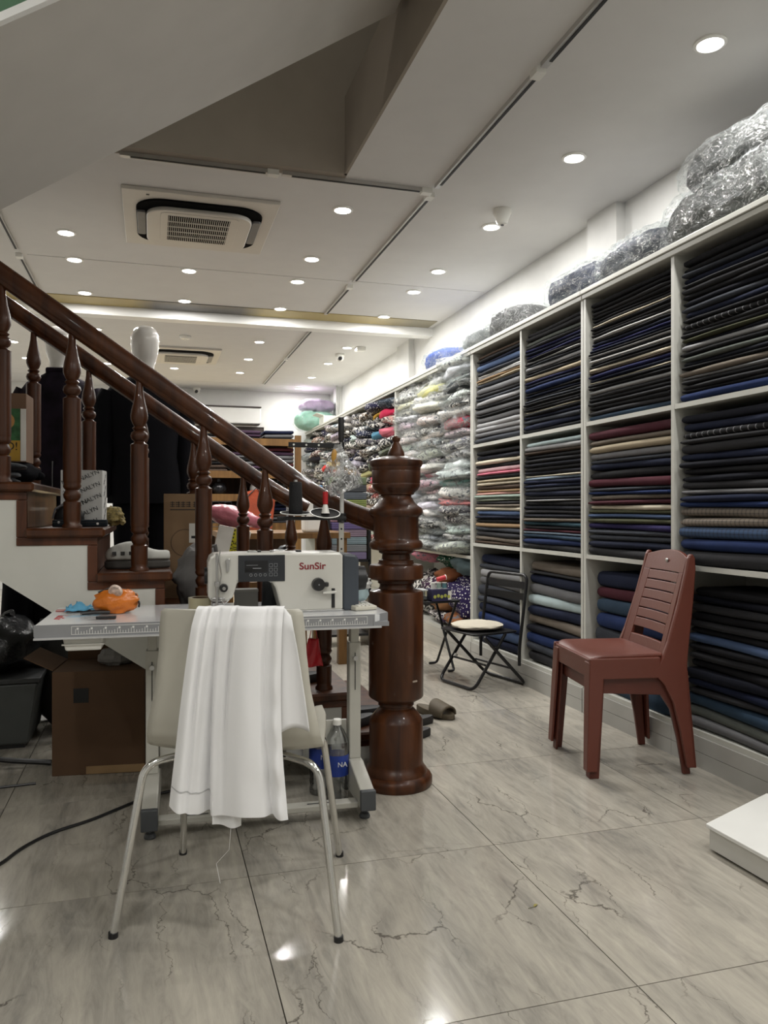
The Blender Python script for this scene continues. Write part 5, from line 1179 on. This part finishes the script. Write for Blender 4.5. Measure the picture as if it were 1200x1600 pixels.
def clog(label, loc, rz):
    t = thing('clog_shoe', label, 'clog', loc, rz); pu = MB()
    secs = [(-.128, .022, .03, .03), (-.11, .04, .055, .05), (-.07, .048, .078, .05), (-.03, .05, .088, .052), (.0, .05, .08, .05), (.04, .047, .05, .05), (.085, .042, .034, .042), (.115, .034, .040, .03), (.13, .018, .03, .02)]
    v = []; n = 16
    for (x, w, h, _) in secs:
        for k in range(n):
            a = 2 * PI * k / n; v.append((x, w * math.cos(a), .045 + h * .8 * math.sin(a) if math.sin(a) > 0 else .045 + .012 * math.sin(a)))
    f = [(i * n + k, i * n + (k + 1) % n, (i + 1) * n + (k + 1) % n, (i + 1) * n + k) for i in range(len(secs) - 1) for k in range(n)] + [tuple(range(n)), tuple(range((len(secs)) * n - 1, (len(secs) - 1) * n - 1, -1))]
    pu.add(v, f).build('upper', mat('clog_white', (.48, .48, .44), .6), t, subsurf=1, angle=80)
    pl = [(.13 * math.cos(2 * PI * k / 24), .05 * math.sin(2 * PI * k / 24)) for k in range(24)]
    MB().prism(pl, 0, .036, 'z').build('sole', mat('clog_sole', (.06, .055, .048), .7), t, bevel=.01)
    for k in range(3): MB().box(-.10 + k * .032, -.085 + k * .032, -.051, -.042, .058, .072).build('vent_hole', BLACK, t)
    return t
clog('white clog with dark sole lying on the stair behind a baluster', (-.06, 3.40, RISE * 5), .06)
t = carton('cardboard_box', 'tall brown cardboard box with a white sticker on the stairs', (.150, 3.86, RISE * 4), (.19, .16, .485), mat('kraft', (.20, .125, .065), .85, var=.08), -.10)
MB().box(.02, .062, -.0815, -.0802, .26, .35).build('sticker', mat('sticker_white', (.6, .58, .53), .6, var=.1), t); MB().box(.03, .05, -.0822, -.0815, .28, .292).build('sticker_print', INK, t)
pm_ = MB()
for k, (cx_, w_) in enumerate(((-.055, .020), (-.031, .020), (-.007, .020), (.017, .020), (.045, .014), (.062, .014))):
    for q in range(3): pm_.box(cx_ - w_ / 2, cx_ + w_ / 2, -.0812, -.0803, .428 + q * .009, .431 + q * .009)
    pm_.box(cx_ - .0015 + .004 * (k % 2), cx_ + .0015 + .004 * (k % 2), -.0812, -.0803, .426, .452)
pm_.build('printed_characters', INK, t)
MB().box(-.065, .065, -.0815, -.0803, .412, .416).build('printed_rule', INK, t)
cm_ = MB()
for k in range(30):
    a0, a1 = 2 * PI * k / 30, 2 * PI * (k + 1) / 30; r0, r1 = .06, .064
    cm_.add([(r0 * math.cos(a0), -.0808, .26 + r0 * math.sin(a0)), (r0 * math.cos(a1), -.0808, .26 + r0 * math.sin(a1)), (r1 * math.cos(a1), -.0808, .26 + r1 * math.sin(a1)), (r1 * math.cos(a0), -.0808, .26 + r1 * math.sin(a0))], [(0, 1, 2, 3)])
cm_.build('printed_ring', mat('brown_ink', (.09, .055, .03), .8), t)
t = thing('grey_cloth_bag', 'crumpled grey cloth bag on the stairs beside the tall box', 'bag', (.205, 3.48, RISE * 4), 0)
MB().ball((0, 0, .125), .115, .12, .135, 26, 18, lambda d: 1 + .3 * noise.noise(d * 2.1 + Vector((5, 5, 1))) + .14 * noise.noise(d * 6)).build('bag_body', mat('grey_canvas', (.19, .185, .18), .9), t, angle=50)
MB().tube([(-.03, -.02, .19), (.01, -.04, .25), (.05, -.05, .26), (.06, -.05, .20)], .010, 8).build('handle', mat('grey_canvas'.replace('canvas', 'strap'), (.16, .155, .15), .9), t)
t = thing('leopard_scarf', 'small mottled yellow and brown scarf crumpled on a stair tread', 'scarf', (-.175, 3.75, RISE * 6), 0)
MB().ball((0, 0, .04), .05, .05, .04, 20, 14, lambda d: 1 + .4 * noise.noise(d * 3 + Vector((2, 8, 1)))).build('scarf_body', mat('leopard', (.22, .17, .06), .8, var=.8, vscale=60), t, angle=50); MB().tube([(.03, -.02, .03), (.05, -.05, .015), (.045, -.07, .01)], .01, 6).build('scarf_end', mat('leopard', (0, 0, 0)), t)
for k, (lab, z, w, cc, dx) in enumerate((('dark folded cloth, lowest of the small pile on the stairs', 0, .20, (.03, .03, .032), -.02), ('grey felt slipper on the dark folded cloth', .022, .17, (.07, .075, .08), .0), ('charcoal felt cloth on top of the small stair pile', .056, .16, (.045, .05, .055), .03))):
    t = thing('folded_cloth', lab, 'cloth', (-.60 + dx, 3.48, RISE * 7 + z), .1 * k); mm = mat('felt_%d' % k, cc, .95)
    m = MB().ball((0, 0, .015), w / 2, .08, .018, 20, 10, lambda d: 1 + .15 * noise.noise(d * 2 + Vector((k * 3, 1, 1)))); m.v = [(x, y, max(0, z_)) for x, y, z_ in m.v]; m.build('cloth_body', mm, t, angle=70)
    MB().tube([(-w * .3, -.07, .016), (0, -.082, .02), (w * .3, -.07, .016)], .005, 6).build('fold_edge', mm, t)
t = thing('black_sack', 'dark cloth sack squeezed under the yellow and green carton', 'sack', (-.62, 3.86, RISE * 7), 0)
m = MB().ball((0, 0, .06), .13, .12, .065, 20, 12, lambda d: 1 + .2 * noise.noise(d * 2)); m.v = [(x, y, min(max(0, z_), .105)) for x, y, z_ in m.v]; m.build('sack_body', SUIT, t, angle=60); MB().ball((.12, 0, .05), .03, .02, .02).build('knot', SUIT, t)
t = carton('printed_carton', 'yellow and green printed carton on the upper stairs', (-.632, 3.86, RISE * 7 + .107), (.20, .16, .30), mat('brown_board', (.17, .10, .06), .85), -.05)
MB().box(-.0995, .075, -.0812, -.0801, .095, .235).build('green_print', mat('green_print', (.035, .13, .045), .6, var=.5, vscale=25), t); MB().box(-.0995, .075, -.0812, -.0801, .005, .095).build('yellow_print', mat('yellow_print', (.50, .30, .04), .6), t)
MB().ball((.01, -.081, .18), .045, .0012, .04, 16, 8).build('printed_motif', mat('orange_print', (.5, .25, .08), .6), t); MB().box(.077, .0996, -.0812, -.0801, .005, .235).build('white_margin', WPLAST, t)
text('lettering', 'ID!', .05, INK, t, (.035, -.0815, .068), (PI / 2, 0, 0), .0003)

# ================================================================= under the table and the stairs
t = carton('cardboard_box', 'large brown cardboard box under the sewing table and stairs', (-.20, 3.62, 0), (.37, .28, .43), CARD, -.12, flap=False)
MB().box(-.10, -.04, -.1415, -.1402, .30, .36).build('black_print', INK, t); MB().prism([(-.185, .43), (-.185, .434), (-.30, .49), (-.30, .486)], -.12, .14, 'y').build('flap', CARD, t, smooth=False); MB().box(-.05, .185, -.1413, -.1401, .003, .035).build('tape_strip', mat('parcel_tape', (.30, .19, .09), .4), t)
MB().box(-.183, .183, .138, .141, .43, .50).build('rear_flap', CARD, t, smooth=False)
t = thing('paper_wad', 'crumpled grey paper sticking out of the large cardboard box', 'paper', (-.16, 3.62, .43)); MB().ball((0, 0, .03), .07, .06, .04, 16, 10, lambda d: 1 + .3 * noise.noise(d * 3)).build('paper_body', mat('grey_paper', (.22, .21, .20), .8), t, angle=20); MB().ball((.05, .02, .025), .03, .03, .025, 10, 8).build('paper_corner', mat('grey_paper', (0, 0, 0)), t)
def dark_bag(label, loc, dims, cc, seed, film=False):
    t = thing('black_bag', label, 'bag', loc, 0, 'dark bags stored under the stairs')
    m = MB().ball((0, 0, dims[2]), dims[0], dims[1], dims[2], 24, 16, lambda d: 1 + .22 * noise.noise(d * 1.8 + Vector((seed, 0, 0))) + .08 * noise.noise(d * 6 + Vector((seed, 0, 0))))
    m.v = [(x, y, max(0, z)) for x, y, z in m.v]
    m.build('bag_body', mat('bag_dark_%d' % seed, cc, .25 if film else .7, bump=.6 if film else 0, bscale=30), t, angle=50)
    MB().tube([(0, 0, dims[2] * 1.8), (.02, .01, dims[2] * 2.05), (.05, -.01, dims[2] * 2.15)], .018, 8).build('tied_neck', mat('bag_dark_%d' % seed, (0, 0, 0)), t)
    return t
dark_bag('shiny black plastic bag under the stairs left of the large box', (-.70, 4.15, .327), (.18, .19, .13), (.012, .013, .014), 3, True)
dark_bag('black bag against the left edge under the stairs', (-1.08, 4.13, .327), (.16, .18, .16), (.01, .01, .011), 5, True)
dark_bag('dark grey bag behind the large cardboard box', (-.40, 4.35, 0), (.24, .2, .28), (.02, .019, .018), 8)
t = thing('storage_bin', 'low dark grey storage bin on the floor under the stairs', 'bin', (-.85, 4.15, 0)); MB().prism([(-.30, .02), (.30, .02), (.34, .30), (-.34, .30)], -.2, .2, 'y').build('bin_body', mat('bin_grey', (.055, .06, .057), .5), t, smooth=False, bevel=.01); MB().box(-.35, .35, -.21, .21, .30, .325).build('lid', mat('bin_lid', (.03, .032, .032), .5), t, bevel=.006); MB().box(-.28, .28, -.18, .18, 0, .02).build('foot_rim', BLACK, t)
t = thing('power_cable', 'black power cable snaking across the floor from the table', 'cable', (0, 0, 0))
MB().tube(bend([(-.62, 2.50, .006), (-.452, 2.66, .006), (-.414, 2.767, .006), (-.334, 2.88, .006), (-.214, 2.952, .006), (-.02, 3.14, .006), (.1, 3.19, .006)], .08, 6), .0055, 8).build('cable_sheath', BLACK, t); MB().box(.085, .13, 3.17, 3.195, 0, .02).build('plug', BLACK, t, bevel=.004)
t = thing('floor_cable', 'loose black cable bundle lying beside the large cardboard box', 'cable', (0, 0, 0))
MB().tube(bend([(-1.0, 3.75, .02), (-.75, 3.72, .05), (-.6, 3.68, .03), (-.42, 3.66, .012)], .08, 6), .012, 8).build('cable_sheath', BLACK, t); MB().tube(bend([(-1.0, 3.42, .005), (-.7, 3.40, .005), (-.45, 3.42, .005)], .08, 5), .005, 6).build('thin_wire', BLACK, t)
t = thing('red_bag', 'scrap of red plastic bag hanging behind the right table leg', 'bag', (.60, 3.02, .60)); MB().grid(lambda u, v: (.04 * (u - .5) * (1 + v), .012 * math.sin(u * 6 + v * 3), -.11 * v), 10, 10).build('film', mat('red_film', (.5, .02, .03), .3), t, solid=.001); MB().tube([(-.015, 0, 0), (0, 0, .088), (.015, 0, 0)], .002, 6).build('loop', mat('red_film', (0, 0, 0)), t)
t = carton('wooden_crate', 'small brown wooden box on the floor behind the newel post', (.58, 4.45, 0), (.32, .25, .42), WOODL, .05)
t = thing('machine_motor', 'grey sewing machine motor box mounted under the table', 'motor', (.45, 3.0, .16)); MB().rbox(-.12, .10, -.06, .06, 0, .20, .03).build('motor_body', mat('motor_grey', (.20, .20, .19), .5), t, bevel=.008); MB().cyl((-.12, 0, .09), (-.15, 0, .09), .045, n=20).build('pulley', BLACK, t); MB().box(-.02, .02, .0, .03, -.16, 0).build('bracket', BLKM, t)

# ================================================================= work tables and rack behind the stairs
t = thing('work_bench', 'low dark wooden bench behind the staircase', 'bench', (.42, 4.85, 0))
MB().box(-.25, .55, -.25, .28, .64, .68).build('bench_top', WOODL, t, smooth=False)
for x in (-.22, .52):
    for y in (-.22, .25): MB().box(x - .025, x + .025, y - .025, y + .025, 0, .64).build('leg', WOODL, t, smooth=False)
t = thing('foam_carton', 'white foam carton with yellow FRAGILE tape leaning behind the stairs', 'box', (.40, 4.75, .70), 0); t.rotation_euler = (0, .22, -.1)
MB().box(-.09, .10, -.08, .08, 0, .30).build('carton_body', WPLAST, t, smooth=False, bevel=.004)
tp = MB().box(.0, .055, -.0815, -.0802, 0, .30).build('warning_tape', mat('tape_yellow', (.55, .50, .02), .4), t)
text('lettering', 'FRAGILE', .042, INK, tp, (.0275, -.0818, .15), (PI / 2, -PI / 2, 0), .0002)
for k in range(14):
    for x in (.002, .046): MB().box(x, x + .007, -.0819, -.0814, .004 + k * .0215, .014 + k * .0215).build('tape_dash', INK, tp)
t = thing('pink_bag', 'shiny pink plastic bag lying on the foam carton', 'bag', (.44, 4.72, 1.0), -.1); t.rotation_euler = (0, .22, 0)
MB().ball((0, 0, .065), .155, .10, .062, 28, 16, lambda d: 1 + .2 * noise.noise(d * 1.8 + Vector((7, 1, 2))) + .08 * noise.noise(d * 6)).build('bag_body', mat('pink_plastic', (.50, .16, .20), .25, var=.12, bump=.7, bscale=25), t, angle=60); MB().tube([(.13, 0, .05), (.17, -.01, .04), (.20, -.01, .05)], [.03, .015, .03], 10).build('tied_neck', mat('pink_plastic', (0, 0, 0)), t)
dark_bag('black plastic bag on the bench beside the foam carton', (.74, 4.82, .68), (.12, .12, .09), (.012, .012, .013), 11, True)
dark_bag('grey plastic bag on the bench left of the foam carton', (.26, 4.80, .68), (.08, .1, .11), (.06, .065, .065), 12, True)
# cutting table further back
t = thing('cutting_table', 'long wooden cutting table in the middle of the shop', 'table', (1.0, 5.85, 0))
MB().box(-.55, .35, -.4, .5, .90, .94).build('table_top', WOODL, t, smooth=False)
for x in (-.5, .3):
    for y in (-.35, .45): MB().box(x - .03, x + .03, y - .03, y + .03, 0, .90).build('leg', WOODL, t, smooth=False)
MB().box(-.5, .3, -.37, -.34, .3, .36).build('stretcher', WOODL, t, smooth=False)
t = thing('plastic_jug', 'white plastic jug with a blue cap and handle hole on cutting table', 'jug', (1.12, 5.6, .94), .2)
MB().prism([(-.09, 0), (.09, 0), (.09, .24), (.05, .33), (-.04, .345), (-.085, .30)], -.05, .05, 'y').build('jug_body', WPLAST, t, smooth=False, bevel=.02); MB().prism([(-.045, .29), (.055, .30), (.04, .338), (-.035, .342)], -.0525, .0525, 'y').build('blue_cap', mat('blue_cap', (.03, .16, .36), .4), t, smooth=False, bevel=.006); MB().rbox(-.045, .045, -.0515, .0515, .17, .27, .02).build('handle_recess', mat('jug_dark', (.05, .04, .035), .6), t)
t = thing('steel_ruler_stand', 'upright speckled metal strip standing on the cutting table edge', 'strip', (.93, 5.56, .94)); MB().box(-.02, .02, -.01, .01, 0, .22).build('strip_body', mat('speckled', (.35, .35, .36), .3, .6, var=.6, vscale=90), t); MB().box(-.03, .03, -.03, .03, 0, .008).build('foot', STEEL, t)
# swatch books stacked in a black stand
t = thing('swatch_stand', 'narrow black stand holding checked swatch books', 'stand', (1.52, 6.3, 0))
for x in (-.17, .17): MB().box(x - .012, x + .012, -.13, .13, 0, 1.02).build('side_post', BLKM, t, smooth=False)
MB().box(-.17, .17, -.13, .13, .68, .70).build('deck', BLKM, t, smooth=False); MB().box(-.17, .17, -.13, .13, .08, .1).build('lower_deck', BLKM, t, smooth=False)
sw = [('lilac', (.25, .2, .34)), ('grey', (.25, .26, .27)), ('pale blue', (.25, .33, .36)), ('mauve', (.30, .22, .28)), ('violet', (.16, .12, .28)), ('pink', (.38, .22, .28)), ('purple', (.16, .11, .24)), ('lime', (.28, .34, .10)), ('slate', (.13, .15, .17)), ('dark grey', (.08, .085, .09)), ('green', (.2, .26, .14))]
for k, (nm, cc) in enumerate(sw):
    o = MB().box(-.145, .145, -.13, .12, 0, .058).build('swatch_book', None, None, smooth=False, bevel=.006, loc=(1.52, 6.3, .701 + k * .0605)); o.data.materials.append(CLC); o.color = col4(cc)
    tag(o, '%s checked swatch book, %s in the black stand' % (nm, 'topmost' if k == len(sw) - 1 else ORD[k] + (' from bottom' if k else '')), 'swatch book', 'checked swatch books')
# orange-brown wooden rack at the back
RK = thing('wooden_rack', 'orange-brown wooden rack of folded garments at the back', 'rack', (.72, 8.2, 0))
for x in (-.70, .70):
    for y in (-.24, .24): MB().box(x - .03, x + .03, y - .025, y + .025, 0, 1.86).build('post', WOODL, RK, smooth=False)
for z in (.95, 1.24, 1.47, 1.80):
    MB().box(-.72, .72, -.262, -.245, z - .05, z + .02).build('front_rail', WOODL, RK, smooth=False); MB().box(-.67, .67, -.244, .244, z - .015, z).build('shelf', WOODL, RK, smooth=False)
MB().box(-.69, .69, .25, .262, .25, 1.80).build('blocker_board', mat_wood('dark_board', (.03, .016, .008), (.06, .03, .015), .6, 0), RK, smooth=False)  # added board, blocks the bright doorway so the rack stays dark
GC = [('black', (.012, .012, .013)), ('charcoal', (.03, .03, .032)), ('plum', (.06, .035, .06)), ('navy', (.012, .016, .04)), ('grey', (.12, .12, .125)), ('brown', (.06, .04, .03)), ('white', (.5, .49, .46)), ('maroon', (.08, .02, .025))]
def garment(nm, lab, loc, size, cc):
    o = put(nm, R.choice(BM['cloth']), None, None, loc, -PI / 2); o.scale = size; o.color = col4(cc)
    return tag(o, lab, 'garment', 'folded garments on the wooden rack')
where = {0: 'rack level at newel height', 1: 'level with the black tins', 2: 'second level from top', 3: 'top of the rack'}
for lv, (z, hmax) in enumerate(((.95, .26), (1.24, 0), (1.47, .28), (1.80, .10))):
    for st_ in range(4):
        zz = z; n = 0
        while zz < z + hmax * R.uniform(.6, 1):
            h = R.uniform(.025, .045); nm, cc = R.choice(GC)
            o = garment('folded_garment', '%s folded garment, %s in %s pile, %s' % (nm, 'lowest' if n == 0 else ORD[n] + ' up', ('leftmost', 'left-centre', 'right-centre', 'rightmost')[st_], where[lv]), (.08 + st_ * .335, 8.42, zz + h / 2 + .001), (.42, .30, h * .95), cc); n += 1; zz += h
for k, (x, cc, lab, cat) in enumerate(((.13, (.02, .02, .02), 'round black tin at the left of the rack shelf', 'tin'), (.30, (.012, .012, .014), 'old black sewing machine beside the round tin on rack', 'sewing machine'), (.46, (.34, .25, .08), 'small gold ball ornament on the rack shelf', 'ornament'), (.62, (.02, .02, .022), 'black round tin right of the gold ornament', 'tin'), (1.0, (.45, .44, .42), 'white enamel pot at the right of the rack shelf', 'pot'), (1.22, (.02, .02, .02), 'black lidded pot at the right end of the rack', 'pot'))):
    t = thing(lab.split(' ')[0] + '_' + cat.replace(' ', '_') if False else {'sewing machine': 'vintage_sewing_machine', 'tin': 'round_tin', 'pot': 'lidded_pot'}.get(cat, cat.replace(' ', '_')), lab, cat, (x + .02, 8.08, 1.241)); mm = mat('tin_%d' % k, cc, .2, .3 if k != 4 else 0)
    r_ = .05 if k == 2 else .075; MB().ball((0, 0, r_), r_, r_, r_, 16, 10).build('body', mm, t); MB().cyl((0, 0, r_ * 1.9), (0, 0, r_ * 2.3), r_ * .3, n=10).build('knob', mm, t)
t = thing('orange_basket', 'orange red fabric basket hanging at the lower rack level', 'basket', (.98, 7.88, .90)); MB().prism([(-.16, 0), (.16, 0), (.20, .36), (.05, .42), (-.17, .36)], -.04, .04, 'y').build('basket_body', mat('orange_fabric', (.28, .045, .014), .8, var=.2, bump=.4, bscale=30), t, smooth=False, bevel=.02); MB().tube([(-.12, -.045, .3), (0, -.05, .42), (.12, -.045, .3)], .006, 6).build('handle', BLACK, t)
t = thing('wire_basket', 'thin black wire basket in front of the orange bag', 'basket', (.55, 7.75, .86)); wm = MB()
for k in range(7): wm.tube([(-.18 + .06 * k, 0, 0), (-.18 + .06 * k, -.02, .32)], .003, 5)
for k in range(5): wm.tube([(-.18, -.005 * k, .08 * k), (.18, -.005 * k, .08 * k)], .003, 5)
wm.build('wire_mesh', BLKM, t); MB().box(-.19, .19, -.01, .12, -.012, 0).build('tray_base', BLKM, t)
for x in (-.16, .16): MB().cyl((x, .05, -.86), (x, .05, -.01), .008, n=8).build('leg', BLKM, t)
# small black folding table with sewing notions beside the fabric heap
t = thing('side_table', 'small black folding table piled with sewing notions behind newel', 'table', (1.80, 5.12, 0), .1)
MB().rbox(-.19, .19, -.17, .17, .475, .49, .03).build('table_top', BLACK, t, bevel=.003)
for s_ in (-1, 1):
    MB().tube(bend([(s_ * .16, -.15, .475), (s_ * .16, .15, .012), (s_ * .1, .15, .012)], .03), .009, 8).build('leg', BLKM, t); MB().tube(bend([(s_ * .145, .15, .475), (s_ * .145, -.15, .012), (s_ * .1, -.15, .012)], .03), .009, 8).build('leg', BLKM, t)
t = carton('notions_box', 'navy printed box of sewing notions on the small black table', (1.85, 5.0, .491), (.14, .12, .075), mat('navy_card', (.02, .018, .06), .5), .05)
for k in range(5): MB().ball((-.05 + k * .025, -.0612, .03 + .006 * (k % 2)), .011, .001, .012, 12, 6).build('printed_dot', mat('lime_print', (.40, .42, .08), .6), t)
MB().box(.045, .069, -.0612, -.0602, .008, .068).build('white_label', WPLAST, t)
t = thing('clear_tub', 'clear plastic tub of notions at the left of the small table', 'tub', (1.70, 5.02, .491)); MB().rbox(-.075, .06, -.06, .06, 0, .07, .015).build('tub_body', mat_glass('clear_tub', (.8, .85, .85), .7, .1), t); MB().ball((-.01, 0, .025), .04, .03, .02).build('contents', mat('notions_grey', (.25, .25, .25), .6, var=.5, vscale=80), t); MB().rbox(-.08, .065, -.065, .065, .07, .076, .015).build('rim', mat('tub_rim', (.45, .47, .47), .3), t)
for k, (nm, cc, x) in enumerate((('white', (.55, .55, .52), 1.81), ('pale green', (.3, .4, .34), 1.85), ('teal', (.1, .22, .25), 1.89))):
    t = thing('thread_spool', '%s thread spool standing on the navy notions box' % nm, 'thread', (x, 4.99, .57)); MB().lathe([(.016, .004), (.016, .038)], 16).build('thread_winding', mat('spool_%d' % k, cc, .8), t); MB().lathe([(.018, 0), (.018, .004)], 16).lathe([(.018, .038), (.018, .042)], 16).build('spool_ends', WPLAST, t)
t = thing('red_spool', 'red ribbon spool lying on the thread spools of the small table', 'thread', (1.87, 5.0, .63)); MB().cyl((-.03, 0, 0), (.03, 0, .015), .015, n=14).build('ribbon', mat('red_ribbon', (.5, .03, .04), .6), t); MB().cyl((.03, 0, .015), (.034, 0, .016), .018, n=14).build('spool_end', WPLAST, t)
# leaf on the floor
t = thing('dry_leaf', 'tiny dry yellowish leaf lying on the floor tiles', 'leaf', (1.02, 1.98, .001), .6); MB().grid(lambda u, v: (.022 * (u - .5), .009 * (v - .5) * math.sin(PI * u), .003 * math.sin(PI * u)), 8, 3).build('blade', mat('leaf', (.28, .24, .06), .8), t); MB().cyl((-.011, 0, .001), (-.03, .006, .002), .0008, n=5).build('stem', mat('leaf_stem', (.1, .09, .04), .8), t)
# turn lettering into plain meshes
bpy.context.view_layer.update(); dg = bpy.context.evaluated_depsgraph_get()
for o in [q for q in scene.objects if q.type == 'FONT']:
    me = bpy.data.meshes.new_from_object(o.evaluated_get(dg)); n_ = bpy.data.objects.new('lettering', me); C.objects.link(n_)
    n_.parent = o.parent; n_.location = o.location; n_.rotation_euler = o.rotation_euler; n_.scale = o.scale
    bpy.data.objects.remove(o)
